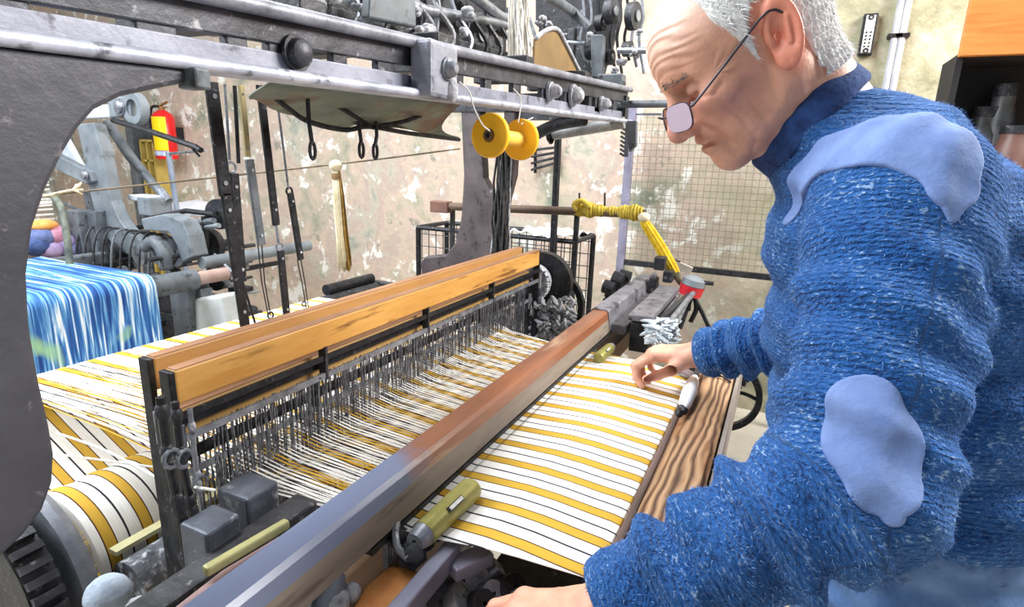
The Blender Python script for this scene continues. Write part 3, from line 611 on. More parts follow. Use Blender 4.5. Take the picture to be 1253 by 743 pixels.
# ================================================================== hanging bobbin and yarns
A = P(600, 166, y=.58); B = P(637, 171, y=.565); ax = (B-A).normalized(); L = (B-A).length
t = thing('yellow_bobbin', 'empty bright yellow bobbin hung by wires from the girder', 'bobbin', A)
ylw = mat('yellow_plastic', (236, 172, 20), (250, 190, 40), 6, .35, spec=.5)
R1 = 27*1.17/700*1.02; R2 = R1
def disc(o, a, R, nm):
    MB().lathe([(0, .014), (0, R*.96), (.002, R), (.010, R), (.012, R*.96), (.012, .014)], o, a, 48, True).build(nm, ylw, t, smooth=True)
# turn the axle a little toward the viewer like the photograph's disc faces
disc(A-ax*.006, ax, R1, 'flange'); disc(B-ax*.006, ax, R2, 'flange')
MB().lathe([(0, .016), (L, .016)], A, ax, 24).build('core', mat('pale_yellow_plastic', (240, 190, 70), (250, 205, 96), 8, .4), t, smooth=True)
MB().lathe([(-.010, .006), (-.010, .012), (0, .014), (.002, .006)], A, ax, 24, True).build('bush', mat('brown_bush', (112, 84, 50)), t, smooth=True)
MB().lathe([(-.0105, .0001), (-.0105, .0065)], A, ax, 16).build('bore', black, t)
wr = mat('pale_wire', (200, 200, 196))
MB().tube(cat_path([P(562, 100, y=.585), P(574, 112, y=.578), P(580, 132, y=.572), P(590, 152, y=.566), P(599, 160, y=.566)]), .0016, 6).build('hanging_wire', wr, t, smooth=True)
MB().tube(cat_path([P(628, 108, y=.585), P(637, 120, y=.575), P(636, 138, y=.568), P(634, 150, y=.565)]), .0016, 6).build('hanging_wire', wr, t, smooth=True)
MB().tube(cat_path([P(652, 144, y=.56), P(644, 148, y=.558), P(638, 152, y=.556)]), .0014, 6).build('hanging_wire', wr, t, smooth=True)
def bundle(name, label, cat, top, bot, rt, rb, n, mats, tr, seed, wig=.006, y_axis=None, fan=0):
    rnd = random.Random(seed); top, bot = Vector(top), Vector(bot); t = thing(name, label, cat, bot)
    ms = [MB() for _ in mats]
    for i in range(n):
        a = rnd.uniform(0, 2*PI); q = math.sqrt(rnd.random()); pts = []
        for k in range(7):
            w = k/6; r = rt+(rb-rt)*w; c = top.lerp(bot, w)
            pts.append(c+Vector((math.cos(a+.5*w)*q*r+rnd.uniform(-wig, wig), math.sin(a+.5*w)*q*r+rnd.uniform(-wig, wig), rnd.uniform(-.02, .02) if k == 6 else 0)))
        ms[i % len(mats)].tube(cat_path(pts, 2), tr, 5)
    for m_, (nm, mm) in zip(ms, mats):
        o = m_.build(nm, mm, t, smooth='all'); o['kind'] = 'stuff'
    return t
bundle('cord_bundle', 'bundle of black and white harness cords hanging under the yellow bobbin', 'cords', P(618, 175, x=1.88), P(612, 312, x=1.88), .028, .032, 30, [('dark_cords', rope), ('pale_cords', lint), ('black_cords', rope)], .0042, 5)
t = bundle('white_yarn_hank', 'hank of white yarn hanging above the overhead girder', 'yarn', P(634, -25, y=.70), P(636, 92, y=.69), .018, .036, 70, [('yarn_strands', whitey), ('cream_strands', mat('cream_yarn', (206, 200, 186), (230, 226, 214), 80, .9))], .0022, 9, .004)
# gold tassel on its string
TY = 1.45
t = thing('gold_tassel', 'cream and gold yarn tassel hanging from the string line', 'tassel', P(424, 330, y=TY))
gold = mat('gold_yarn', (160, 118, 40), (214, 176, 84), 60, .8); cream = mat('cream_tassel', (222, 208, 170), (240, 230, 200), 60, .8)
ms = [MB(), MB(), MB()]; rnd = random.Random(3)
a0, a1 = P(411, 205, y=TY), P(421, 326, y=TY)
for i in range(90):
    an = rnd.uniform(0, 2*PI); q = math.sqrt(rnd.random()); sx_ = math.cos(an)*q; sy_ = math.sin(an)*q
    e = a1+Vector((sx_*.03+.005, sy_*.02, rnd.uniform(-.02, .03)))
    ms[0 if sx_ < -.35 else (1 if rnd.random() < .7 else 2)].tube([a0+Vector((sx_*.012, sy_*.012, 0)), a0.lerp(e, .3)+Vector((sx_*.014, sy_*.01, 0)), a0.lerp(e, .7)+Vector((sx_*.006, 0, 0)), e], .0019, 5)
for m_, nm, mm in zip(ms, ('cream_strands', 'gold_strands', 'brown_strands'), (cream, gold, mat('brown_yarn', (96, 72, 40), (140, 108, 60), 60, .8))): o = m_.build(nm, mm, t, smooth='all'); o['kind'] = 'stuff'
MB().ball(a0+Vector((0, 0, .006)), .026, 12, 8, (1, .8, .8)).build('knot', cream, t, smooth=True)
MB().lathe([(-.01, .016), (0, .017), (.01, .016)], a0-Vector((0, 0, .03)), (0, 0, 1), 14).build('binding', mat('tan_binding', (140, 110, 70)), t)
s0, s1 = P(50, 240, y=2.05), P(563, 182, x=1.94); smid = P(411, 201, y=TY)
m = MB(); m.tube(cat_path([s0, smid, s1], 10), .0032, 6)
tag(m.build('string_line', mat('tan_string', (70, 62, 54), (150, 136, 112), 10, .9)), 'thin string stretched from the grey loom to the far frame', 'string')
bundle('string_frays', 'frayed pale yarn knotted at the left end of the string line', 'yarn', P(55, 240, y=2.04), P(98, 231, y=1.98), .012, .006, 16, [('frays', mat('pale_fray', (206, 186, 150), (230, 214, 184), 50, .9))], .003, 4, .006)
# green slung sheet below the girder
def sheet(u, v):
    top = cat_path([P(332, 100, y=.66), P(400, 104, y=.66), P(480, 118, y=.66), P(562, 128, y=.66)], 8); bot = cat_path([P(334, 116, y=.74), P(352, 132, y=.77), P(378, 148, y=.80), P(422, 157, y=.80), P(450, 152, y=.76), P(500, 160, y=.8), P(562, 168, y=.8)], 4)
    a = top[min(int(u*(len(top)-1)), len(top)-1)]; b_ = bot[min(int(u*(len(bot)-1)), len(bot)-1)]
    return a.lerp(b_, v)+Vector((0, .05*math.sin(PI*v), -.012*math.sin(PI*v)+.004*math.sin(u*25)*v))
t = thing('slung_canvas', 'grey green canvas sheet slung under the girder with black ropes', 'canvas', P(450, 165, y=.8))
MB().grid(sheet, 25, 8).build('canvas', mat('green_canvas', (98, 106, 96), (136, 142, 126), 9, .9, 0, .3, c3=(122, 100, 84), c3scale=8, c3amt=.6), t, smooth='all', solid=.003)
for pl in ([(392, 118), (420, 134), (456, 156)], [(456, 156), (500, 147), (545, 128)], [(332, 116), (352, 132), (378, 149), (422, 159), (452, 155), (500, 163), (562, 171)], [(338, 112), (380, 118), (416, 122), (450, 118)]):
    MB().tube(cat_path([P(a, b_, y=.735) for a, b_ in pl]), .0045, 6).build('rope', rope, t, smooth='all')
# brown flap
t = thing('brown_board_flap', 'brown fibreboard flap with a linty edge leaning above the girder', 'board', P(682, 92, y=.70))
fl = [(653, 84), (655, 48), (664, 40), (674, 36), (682, 38), (690, 52), (713, 98)]
MB().prism([P(*q, y=.70) for q in fl], (0, .006, 0)).build('board', mat('brown_board', (110, 88, 56), (140, 112, 66), 8, .8, 0, .1), t)
MB().tube(cat_path([P(q[0]+1, q[1]-1, y=.697) for q in fl[1:]]), .0065, 7).build('linty_edge', lint, t, smooth='all')
# ================================================================== shedding mechanism above the girder
DB = thing('shedding_mechanism', 'lint clogged shedding mechanism of levers and rods on top of the girder', 'machine', (1.5, .9, H+.2))
rnd = random.Random(11)
def dplate(pl, y, nm, mm, th=.02): MB().prism([P(*q, y=y) for q in pl], (0, th, 0)).build(nm, mm, DB, bevel=.004)
dplate([(280, -30), (440, -30), (440, 40), (300, 2)], .86, 'side_plate', irond)
dplate([(506, -30), (560, -30), (560, 70), (540, 60), (512, 40)], .84, 'side_plate', irond)
dplate([(545, -40), (620, -40), (620, 84), (600, 80), (560, 66)], .98, 'cam_plate', irond)
(lambda pl, y, nm, mm: MB().prism([P(*q, x=2.5) for q in pl], (.03, 0, 0)).build(nm, mm, DB, bevel=.004))([(655, -40), (762, -40), (758, 20), (748, 60), (735, 100), (700, 90), (690, 60), (655, 30)], 1.05, 'cam_plate', mat('sooty_iron', (14, 14, 17), (46, 46, 52), 22, .6, .2, .4, c3=(140, 142, 146), c3scale=30, c3amt=.66))
for yv, zo in ((.80, .02), (.98, .04)): MB().prism([(.62, yv, gz_up(.62)+zo), (2.48, yv, gz_up(2.48)+zo), (2.48, yv, gz_up(2.48)+zo+.05), (.62, yv, gz_up(.62)+zo+.05)], (0, .03, 0)).build('base_channel', irond, DB, bevel=.003)
for xv in (.66, 1.0, 1.4, 1.85, 2.3): MB().box((xv, .82, gz_up(xv)+.012), (.05, .40, .03)).build('cross_bearer', irond, DB, bevel=.003)
for xv in (.70, .85, 1.0, 1.12, 1.3, 1.45, 2.1, 2.4): MB().box((xv, .88, gz_up(xv)+.12), (.035, .03, .24)).build('upright', rnd.choice([irond, greyd]), DB, bevel=.003)
for k in range(16):
    xv = .75+k*.085; MB().tube(cat_path([(xv, .78, gz_up(xv)+.02), (xv+.02, .77, gz_up(xv)+.07), (xv-.01, .80, gz_up(xv)+.13), (xv+.02, .84, gz_up(xv)+.2)], 4), .006, 6).build('catch_lever', rnd.choice([irond, steel, black, lint]), DB, smooth=True)
dplate([(455, -20), (508, -10), (510, 34), (452, 22)], .70, 'bracket_plate', greyd)
for pl, r_ in (([(480, -5), (520, 12), (600, 26), (640, 36)], .012), ([(575, -8), (612, 20), (640, 30)], .014), ([(668, -6), (700, 14), (722, 34)], .018), ([(690, 52), (716, 53)], .008), ([(756, 62), (805, 62)], .012)):
    MB().tube([P(a, b_, y=.80) if a < 690 and pl[0][0] < 690 else P(a, b_, x=2.3) for a, b_ in pl], r_, 10).build('rod', steel if r_ < .015 else greyd, DB, smooth=True)
for cx_, cy_, r_ in ((553, 24, .05), (585, 42, .055), (605, 50, .03), (724, 62, .035), (745, 70, .03), (768, 60, .028), (775, 20, .05), (748, 14, .045), (735, 28, .03)):
    c = P(cx_, cy_, y=.86) if cx_ < 690 else P(cx_, cy_, x=2.35); MB().lathe([(-.015, .012), (-.015, r_), (.015, r_), (.015, .012)], c, (.2, 1, 0), 22, True).build('cam', irond, DB, smooth=True)
    MB().lathe([(-.022, .0001), (-.022, r_*.4), (.02, r_*.4)], c, (.2, 1, 0), 12).build('cam_boss', steel, DB, smooth=True)
for i in range(9):
    px_ = 712+i*9; MB().tube(cat_path([P(px_, -12, x=2.45), P(px_+3, 20, x=2.43), P(px_-2, 48, x=2.4), P(px_+4, 74+i % 3*8, x=2.4)]), .006, 6).build('lever', rnd.choice([irond, steel, black]), DB, smooth=True)
for i in range(7):
    px_ = 440+i*15; MB().tube(cat_path([P(px_, -15, y=.80), P(px_+6, 8, y=.80), P(px_+3, 20+i*3, y=.80)]), .007, 6).build('lever', rnd.choice([irond, steel]), DB, smooth=True)
MB().prism([P(*q, x=2.28) for q in [(722, 42), (738, 42), (736, 96), (724, 94)]], (.04, 0, 0)).build('upright_post', greyd, DB, bevel=.004)
for (a, b_, r_) in ((445, 14, .02), (452, 22, .024), (470, 18, .016), (490, 24, .018), (505, 28, .022), (520, 34, .02), (512, 14, .014), (548, 60, .014), (572, 18, .02), (568, 40, .014), (660, 24, .018), (672, 30, .014), (690, 44, .012), (726, 46, .02), (735, 48, .016), (760, 78, .02), (752, 86, .016), (742, 98, .02), (728, 98, .018), (716, 96, .016), (775, 66, .018), (782, 40, .014), (425, 6, .016), (395, -2, .02), (362, -6, .016)):
    c = P(a, b_, y=.76) if a < 690 else P(a, b_, x=2.3); m = MB()
    for k in range(5): m.ball(c+Vector((rnd.uniform(-1, 1), rnd.uniform(-1, 1), rnd.uniform(-.7, .7)))*r_*.7, r_*rnd.uniform(.35, .7), 8, 6, (1.2, 1, .8))
    m.build('lint_clump', lint, DB, smooth=True)
c = P(748, 103, x=2.3); MB().box((2.3, c.y, c.z), (.06, .10, .07)).build('girder_end_block', greyd, DB, bevel=.006)
MB().prism([P(764, 148, x=2.28), P(778, 148, x=2.28), P(778, 178, x=2.28), P(770, 186, x=2.28)], (.03, 0, 0)).build('end_bracket', greyd, DB)
# ================================================================== far side of the loom
FW = thing('drive_wheel', 'black iron flywheel beyond the far end of the heald frames', 'wheel', P(684, 430, x=1.86))
def wheel(c, ax, R, rim, spokes, par, mm, w=.02, nm='rim', curved=0):
    c = Vector(c); ax = Vector(ax).normalized(); a = ax.orthogonal().normalized(); b_ = ax.cross(a)
    MB().lathe([(-w, R-rim), (-w, R), (w, R), (w, R-rim)], c, ax, 40, True).build(nm, mm, par, smooth=True)
    MB().lathe([(-w*1.3, .004), (-w*1.3, R*.22), (w*1.3, R*.22), (w*1.3, .004)], c, ax, 20, True).build('hub', mm, par, smooth=True)
    for i in range(spokes):
        an = 2*PI*i/spokes+.4; an2 = an+curved
        MB().tube(cat_path([c+(a*math.cos(an)+b_*math.sin(an))*R*.15, c+(a*math.cos((an+an2)/2+curved*.2)+b_*math.sin((an+an2)/2+curved*.2))*R*.55, c+(a*math.cos(an2)+b_*math.sin(an2))*(R-rim*.5)], 4), w*.55, 8).build('spoke', mm, par, smooth=True)
c = P(672, 372, x=1.86); rr = (P(714, 372, x=1.86)-c).length
wheel(c, (1, .05, 0), rr, .02, 5, FW, black, .012)
c2 = P(664, 345, x=1.80); MB().lathe([(-.02, .02), (-.02, .105), (.02, .105), (.02, .02)], c2, (1, .1, 0), 40, True).build('side_disc', black, FW, smooth=True)
MB().beam((1.86, c.y, c.z), (1.86, c.y, .0), .05, .05, (0, 1, 0)).build('wheel_stand', irond, FW)
LG = thing('linty_gear', 'gear wheel smothered in grey lint at the end of the heald frames', 'gear', P(655, 420, x=1.74))
c = P(652, 345, x=1.745); R_ = .062
MB().lathe([(-.015, .01), (-.015, R_), (.015, R_), (.015, .01)], c, (1, .25, .1), 30, True).build('disc', lint, LG, smooth=True)
for i in range(22):
    an = 2*PI*i/22; MB().box(c+Vector((-.012, math.cos(an)*R_*.96, math.sin(an)*R_*.96)), (.03, .01, .012), Matrix.Rotation(an, 3, 'X')).build('tooth', lint, LG)
m = MB()
for i in range(240):
    q = P(rnd.uniform(645, 702), rnd.uniform(366, 414), x=rnd.uniform(1.68, 1.8)); m.ball(q, rnd.uniform(.004, .012), 7, 5, (1, 2.0, .7), Matrix.Rotation(rnd.uniform(0, 3), 3, 'X'))
o = m.build('lint_heap', mat('speckled_lint', (70, 72, 78), (186, 188, 192), 45, .95, 0, .7), LG, smooth=True); o['kind'] = 'stuff'
MB().beam((1.745, c.y, c.z), (1.745, c.y, .02), .04, .04, (0, 1, 0)).build('gear_stand', irond, LG)
# hand wheel and gear at the take-up end
t = thing('hand_wheel', 'black spoked hand wheel at the far end of the breast beam', 'wheel', (1.75, .10, H-.79))
wheel((1.75, .10, H-.675), (1, 0, 0), .118, .018, 5, t, black, .011, curved=.7)
MB().cyl((1.60, .10, H-.675), (1.78, .10, H-.675), .015, 10).build('axle', steel, t)
t = thing('take_up_gear', 'toothed take-up gear above the hand wheel', 'gear', (1.70, .105, H-.65))
MB().lathe([(-.012, .012), (-.012, .078), (.012, .078), (.012, .012)], (1.70, .105, H-.568), (1, 0, 0), 36, True).build('gear_disc', irond, t, smooth=True)
for i in range(32):
    an = 2*PI*i/32; MB().box((1.70, .105+math.cos(an)*.081, H-.568+math.sin(an)*.081), (.022, .010, .008), Matrix.Rotation(an, 3, 'X')).build('tooth', black, t)
MB().cyl((1.60, .105, H-.568), (1.72, .105, H-.568), .012, 10).build('axle', steel, t)
# stick wound with yellow yarn
SX = 2.2
t = thing('yarn_wound_stick', 'dark wooden stick wound with yellow yarn at its right end', 'stick', P(660, 275, x=SX))
pa, pb = P(532, 252, x=SX), P(790, 262, x=SX)
MB().tube([pa, pb], .017, 12).build('stick', mat('dark_stick', (72, 56, 46), (110, 88, 70), 12, .6, 0, .2), t, smooth=True)
q = P(540, 253, x=SX); MB().box(q, (.05, .09, .05)).build('end_block', mat('red_brown_wood', (96, 66, 56), (124, 88, 74), 10, .6), t, bevel=.004)
a, b_ = P(706, 256, x=SX), P(786, 261, x=SX); pts = []
ax = (b_-a); nL = ax.length; ax.normalize(); u = ax.orthogonal().normalized(); v = ax.cross(u)
for i in range(420):
    w = i/419; an = w*2*PI*24; r_ = .019+.006*math.sin(w*9)+.003*math.sin(w*37); pts.append(a.lerp(b_, w)+(u*math.cos(an)+v*math.sin(an))*r_)
MB().tube(pts, .0062, 5).build('yarn_winding', mat('dusty_yellow_yarn', (176, 148, 40), (216, 190, 80), 40, .9), t, smooth='all')
for px_ in (709, 740): MB().tube([P(px_, 252, x=SX), P(px_, 236, x=SX)], .004, 6).build('peg', rope, t)
MB().tube(cat_path([P(706, 258, x=SX-.03), P(703, 250, x=SX-.03), P(712, 246, x=SX-.03), P(722, 254, x=SX-.03)]), .011, 7).build('loose_end', mat('dusty_yellow_yarn', 0), t, smooth='all')
for s_ in (0, 1):
    xx = pa.lerp(pb, .08+.62*s_); MB().cyl((xx.x+.03, xx.y, 0), (xx.x+.03, xx.y, xx.z), .012, 8).build('support', irond, t)
t = thing('yellow_hank', 'bright yellow skein slanting down from the wound stick', 'yarn', P(828, 336, x=SX))
a, b_ = P(787, 268, x=SX-.02), P(826, 334, x=SX-.02)
ms = MB()
for i in range(26):
    o1 = Vector((rnd.uniform(-.012, .012), rnd.uniform(-.022, .022), 0)); ms.tube(cat_path([a+o1*.35, a.lerp(b_, .15)+o1*.9, a.lerp(b_, .5)+o1+Vector((0, 0, .004)), a.lerp(b_, .9)+o1, b_+o1*.5], 3), .0065, 6)
ms.build('skein', yellowy, t, smooth='all')
MB().ball(P(788, 266, x=SX-.02), .024, 10, 7, (1, 1, .8)).build('knot', mat('pale_knot', (224, 206, 170), (236, 224, 196), 30, .9), t, smooth=True)
MB().tube([b_, P(834, 350, x=SX-.02)], [.018, .006], 8).build('dark_tip', mat('dark_yarn_tip', (90, 84, 66), (130, 120, 90), 30, .9), t, smooth=True)
# iron upright and wire basket
a = P(684, 150, x=2.45)
t = thing('iron_upright', 'slim black iron upright rising behind the wire basket', 'post', (2.45, a.y, 0))
MB().cyl((2.45, a.y-.004, 0), (2.45, a.y, a.z), .016, 12).build('shaft', black, t, smooth=True)
MB().lathe([(0, .05), (.012, .05), (.02, .02)], (2.45, a.y, 0), (0, 0, 1), 16).build('foot_plate', black, t)
bx0, bx1 = 2.50, 2.78; by0, by1 = P(525, 290, x=2.6).y, P(713, 280, x=2.6).y
bzt = P(600, 283, x=2.6).z; bzb = P(700, 432, x=2.6).z
t = thing('wire_basket', 'black framed wire basket trolley behind the far end frame', 'basket', (2.6, (by0+by1)/2, 0))
m = MB()
for xv in (bx0, bx1):
    for yv in (by0, by1): MB().cyl((xv, yv, 0), (xv, yv, bzt), .014, 8).build('leg', black, t)
for zv in (bzt, bzb):
    for xv in (bx0, bx1): MB().cyl((xv, by0, zv), (xv, by1, zv), .012, 8).build('frame_rail', black, t)
    for yv in (by0, by1): MB().cyl((bx0, yv, zv), (bx1, yv, zv), .012, 8).build('frame_rail', black, t)
m = MB()
for xv in (bx0, bx1):
    n = 20
    for i in range(n): m.box((xv, by0+(by1-by0)*(i+.5)/n, (bzt+bzb)/2), (.004, .004, bzt-bzb))
    for i in range(9): m.box((xv, (by0+by1)/2, bzb+(bzt-bzb)*(i+.5)/9), (.004, abs(by0-by1), .004))
for i in range(20): m.box(((bx0+bx1)/2, by0+(by1-by0)*(i+.5)/20, bzb), (bx1-bx0, .004, .004))
o = m.build('wire_grid', mat('basket_wire', (60, 60, 62), (100, 100, 100), 30, .5), t); o['kind'] = 'stuff'
# crumpled plastic on the basket
m = MB(); m.grid(lambda u, v: (bx0-.02+u*.3, P(655, 262, x=2.6).y+(P(712, 262, x=2.6).y-P(655, 262, x=2.6).y)*v*1.3+.08, bzt+.022+.014*math.sin(u*11+v*17)*math.cos(v*9)), 14, 18)
tag(m.build('plastic_sheet', mat('clear_plastic', (206, 208, 214), (236, 236, 240), 12, .3), smooth='all', solid=.002), 'crumpled pale plastic sheet lying on the wire basket', 'plastic sheet')
# wire shelf brackets on the wall (thin dark bars)
t = thing('wall_rack', 'small rack of thin dark bars fixed to the far wall', 'rack', P(670, 200, x=3.45))
for k in range(4):
    a, b_ = P(650, 184+k*8, x=3.44), P(684, 180+k*6, x=3.44); MB().cyl(a, b_, .008, 6).build('bar', irond, t)
for px_ in (655, 680): MB().cyl(P(px_, 176, x=3.46), P(px_, 212, x=3.46), .01, 6).build('upright', irond, t)
# red capped clamp
t = thing('red_capped_clamp', 'red ringed clamp with dangling black straps at the far shuttle box', 'clamp', P(862, 400, x=2.15))
c = P(846, 354, x=2.15)
MB().lathe([(-.022, .02), (-.022, .040), (.016, .045), (.016, .02)], c, (0, -.2, 1), 20, True).build('red_ring', mat('red_plastic', (206, 30, 44), (226, 56, 66), 10, .4), t, smooth=True)
MB().lathe([(.018, .001), (.018, .044), (.04, .040), (.05, .02), (.05, .001)], c, (0, -.2, 1), 18).build('cap', greyp, t, smooth=True)
MB().cyl(c+Vector((0, .03, .03)), c+Vector((0, -.075, .03)), .008, 8).build('cross_pin', black, t)
for pl, r_ in (([(848, 362), (856, 376), (868, 402)], .008), ([(850, 362), (852, 378), (845, 394)], .009), ([(843, 362), (842, 380)], .01)):
    MB().tube(cat_path([P(a, b_, x=2.13) for a, b_ in pl]), r_, 7).build('strap', black, t, smooth='all')
for pl in (([(836, 366), (815, 398)]), ([(842, 366), (824, 404)]), ([(830, 362), (806, 392)])):
    MB().tube([P(*pl[0], x=2.12), P(*pl[1], x=1.75)], .008, 8).build('steel_stay', steel, t, smooth=True)
MB().cyl(c-Vector((0, 0, .02)), (c.x, c.y+.03, H-.60), .014, 10).build('stem', irond, t)
# broken batten end by the skein
t = thing('splintered_lath', 'splintered pale lath end beside the yellow skein', 'lath', P(838, 330, x=2.3))
MB().beam(P(822, 322, x=2.3), P(846, 332, x=2.3), .02, .03).build('lath', mat('pale_grey_wood', (150, 146, 136), (186, 182, 172), 12, .8), t)
MB().beam(P(820, 318, x=2.3), P(832, 322, x=2.3), .015, .015).build('splinter', irond, t)
# cotton waste by the far hand
m = MB()
for i in range(130):
    c = P(rnd.uniform(792, 828), rnd.uniform(392, 420), y=rnd.uniform(.25, .29)); m.ball(c, rnd.uniform(.004, .010), 8, 6, (2.6, 1, .6), Matrix.Rotation(rnd.uniform(0, 3), 3, 'Z')@Matrix.Rotation(rnd.uniform(-.6, .6), 3, 'Y'))
o = m.build('cotton_waste', mat('blue_grey_cotton', (126, 140, 152), (196, 206, 214), 35, .95, 0, .5), smooth='all'); tag(o, 'wad of blue grey cotton waste behind the far hand', 'cotton waste', kind='stuff')
# ---- temples holding the cloth edges
brass = mat('green_brass', (128, 124, 62), (170, 164, 96), 14, .42, .4, .15)
def temple(p0, p1, r_, label, near):
    p0, p1 = Vector(p0), Vector(p1); d = (p1-p0); L_ = d.length; d.normalize(); t = thing('cloth_temple', label, 'temple', p0, 'temples gripping the cloth edges')
    MB().lathe([(0, .002), (0, r_*.95), (L_*.9, r_), (L_*.97, r_*.85), (L_, r_*.4), (L_, .001)], p0, d, 24).build('barrel', brass, t, smooth=True)
    sd = d.cross(Vector((0, 0, 1))).normalized(); n = sd.cross(d)
    vv = (Vector((0, 0, H))-p0).normalized(); vv = (vv-d*vv.dot(d)).normalized()
    MB().beam(p0+d*L_*.33+vv*(r_*.98), p0+d*L_*.62+vv*(r_*.98), r_*.42, .003, vv).build('slot_rim', black, t)
    MB().beam(p0+d*L_*.36+vv*(r_*.98+.0015), p0+d*L_*.60+vv*(r_*.98+.0015), r_*.28, .003, vv).build('slot', whitey, t)
    MB().lathe([(-.02, .004), (-.02, r_*.7), (0, r_*.9)], p0, d, 16).build('collar', steel, t, smooth=True)
    return t
temple((.553, .374, H-.486), (.674, .366, H-.480), .0185, 'brass temple barrel gripping the near corner of the cloth', True)
temple((1.43, .372, H-.484), (1.335, .375, H-.484), .015, 'brass temple barrel gripping the far corner of the cloth', False)
# ---- near temple carrier, bar, nuts, orange block
t = thing('temple_carrier', 'grey steel carrier bar with nuts and bolts holding the near temple', 'bracket', (.50, .33, H-.62))
gb = mat('grey_blue_bar', (108, 108, 126), (140, 140, 158), 12, .4, .3, .1)
a, b_ = P(556, 672, z=H-.52), P(492, 748, z=H-.52); MB().beam(a, b_+(b_-a)*.6, .022, .03).build('carrier_bar', gb, t, bevel=.003)
a = P(575, 688, z=H-.53); MB().box(a, (.06, .03, .02), Matrix.Rotation(-.5, 3, 'Z')).build('cross_lug', gb, t, bevel=.003)
for px_, py_, r_, d_ in ((505, 678, .017, .03), (520, 662, .012, .02), (490, 658, .012, .02), (535, 650, .012, .016)):
    c = P(px_, py_, z=H-.505); MB().lathe([(-.02, r_*1.2), (0, r_*1.2), (0, r_*.8), (d_*.5, r_*.8), (d_*.6, r_*.4), (d_*.6, .0001)], c, (-.5, -.5, .6), 6 if r_ > .015 else 14).build('nut', irond, t, smooth=True)
MB().tube(cat_path([P(486, 640, z=H-.49), P(484, 655, z=H-.49), P(488, 672, z=H-.50), P(500, 684, z=H-.50)]), .005, 7).build('clamp_spring', steel, t, smooth=True)
MB().box(P(528, 642, z=H-.50)+Vector((-.004, .004, -.004)), (.035, .03, .02)).build('clamp_block', irond, t, bevel=.004)
for px_, py_, s_ in ((548, 715, .02), (580, 708, .018), (603, 700, .014), (560, 735, .022), (600, 728, .018), (625, 722, .02), (535, 738, .02), (640, 740, .02), (588, 740, .018)):
    c = P(px_, py_, z=H-.57); MB().lathe([(-.02, .003), (-.02, s_), (.012, s_), (.012, .003)], c, (rnd.uniform(-1, 1), -.6, .6), 12, True).build('stud', rnd.choice([irond, black, steel]), t, smooth=True)
MB().box((.62, .245, H-.62), (.36, .17, .04)).build('dark_tray', black, t, bevel=.004)
MB().cyl((.62, .27, H-.64), (.62, .27, .0), .03, 10).build('carrier_post', irond, t)
t = thing('orange_wood_block', 'worn orange wooden block beneath the near end of the sley', 'block', P(470, 740, z=H-.54))
a = P(484, 712, z=H-.535)
pp = [P(448, 716, z=H-.53), P(478, 692, z=H-.53), P(512, 698, z=H-.53), P(478, 760, z=H-.53), P(400, 800, z=H-.53)]
MB().prism(pp, (0, 0, -.04)).build('block', mat('orange_block', (196, 118, 52), (226, 160, 92), 9, .6, 0, .2, c3=(120, 76, 50), c3scale=20, c3amt=.64), t, bevel=.003)
MB().cyl(P(462, 760, z=H-.57), Vector((P(462, 760, z=0.02).x*.0+P(462, 760, z=H-.57).x, P(462, 760, z=H-.57).y, 0)), .02, 8).build('block_post', irond, t)
# near lumps: lint covered crank and picker parts under the sley
t = thing('near_crank', 'blurred grey crank arm with lint beneath the near sley end', 'crank', (.36, .40, H-.62))
MB().tube(cat_path([P(345, 743, z=H-.50), P(362, 712, z=H-.49), P(385, 700, z=H-.49), P(402, 712, z=H-.5), P(395, 750, z=H-.53)]), .020, 10).build('crank_arm', mat('blue_grey_iron', (88, 94, 106), (130, 136, 148), 16, .5, .3, .2), t, smooth='all')
for q, r_ in (((375, 735), .022), ((410, 738), .018), ((430, 725), .012), ((350, 748), .02)): MB().ball(P(*q, z=H-.52), r_, 10, 7).build('lint_lump', lint, t, smooth=True)
MB().cyl(P(380, 745, z=H-.54), P(380, 745, z=H-.54)*Vector((1, 1, 0)) if False else Vector((P(380, 745, z=H-.54).x, P(380, 745, z=H-.54).y, 0)), .022, 8).build('crank_post', irond, t)
t = thing('lint_covered_lever', 'pale blue lint covered lever end in front of the striped roll', 'lever', P(132, 760, y=.80))
MB().ball(P(132, 728, y=.80), .030, 14, 10, (1, 1, .95)).build('lever_end', mat('pale_blue_lint', (128, 140, 154), (190, 202, 216), 22, .8, 0, .4), t, smooth=True)
for q, r_ in (((190, 738), .022), ((205, 728), .014), ((165, 745), .018)): MB().ball(P(*q, y=.80), r_, 10, 7, (1.3, 1, .8)).build('lint_lump', lint, t, smooth=True)
MB().cyl(P(132, 740, y=.80), Vector((P(132, 740, y=.80).x, .80, 0)), .02, 8).build('stem', irond, t)
# ---- white handled hook on the breast beam
t = thing('reed_hook', 'white handled hook tool lying on the wooden breast beam', 'tool', P(840, 495, z=H-.489))
a, b_ = P(850, 462, z=H-.474), P(836, 500, z=H-.474); d = (b_-a); L_ = d.length; d.normalize()
MB().lathe([(0, .001), (.003, .008), (L_*.2, .0135), (L_*.5, .0155), (L_*.85, .013), (L_*.97, .008), (L_, .001)], a, d, 20).build('handle', mat('white_enamel', (246, 246, 244), (252, 252, 250), 8, .35), t, smooth=True)
for q in ((834, 500), (831, 506), (837, 503)): MB().ball(P(*q, z=H-.476), .0085, 10, 7).build('black_nut', black, t, smooth=True)
MB().tube(cat_path([P(849, 462, z=H-.474), P(858, 455, z=H-.478), P(872, 459, z=H-.481), P(884, 461, z=H-.484), P(894, 468, z=H-.486)]), .0026, 6).build('wire', black, t, smooth=True)
t = thing('dark_lath', 'short dark slat lying across the cloth under the far hand', 'slat', P(845, 458, z=H-.495))
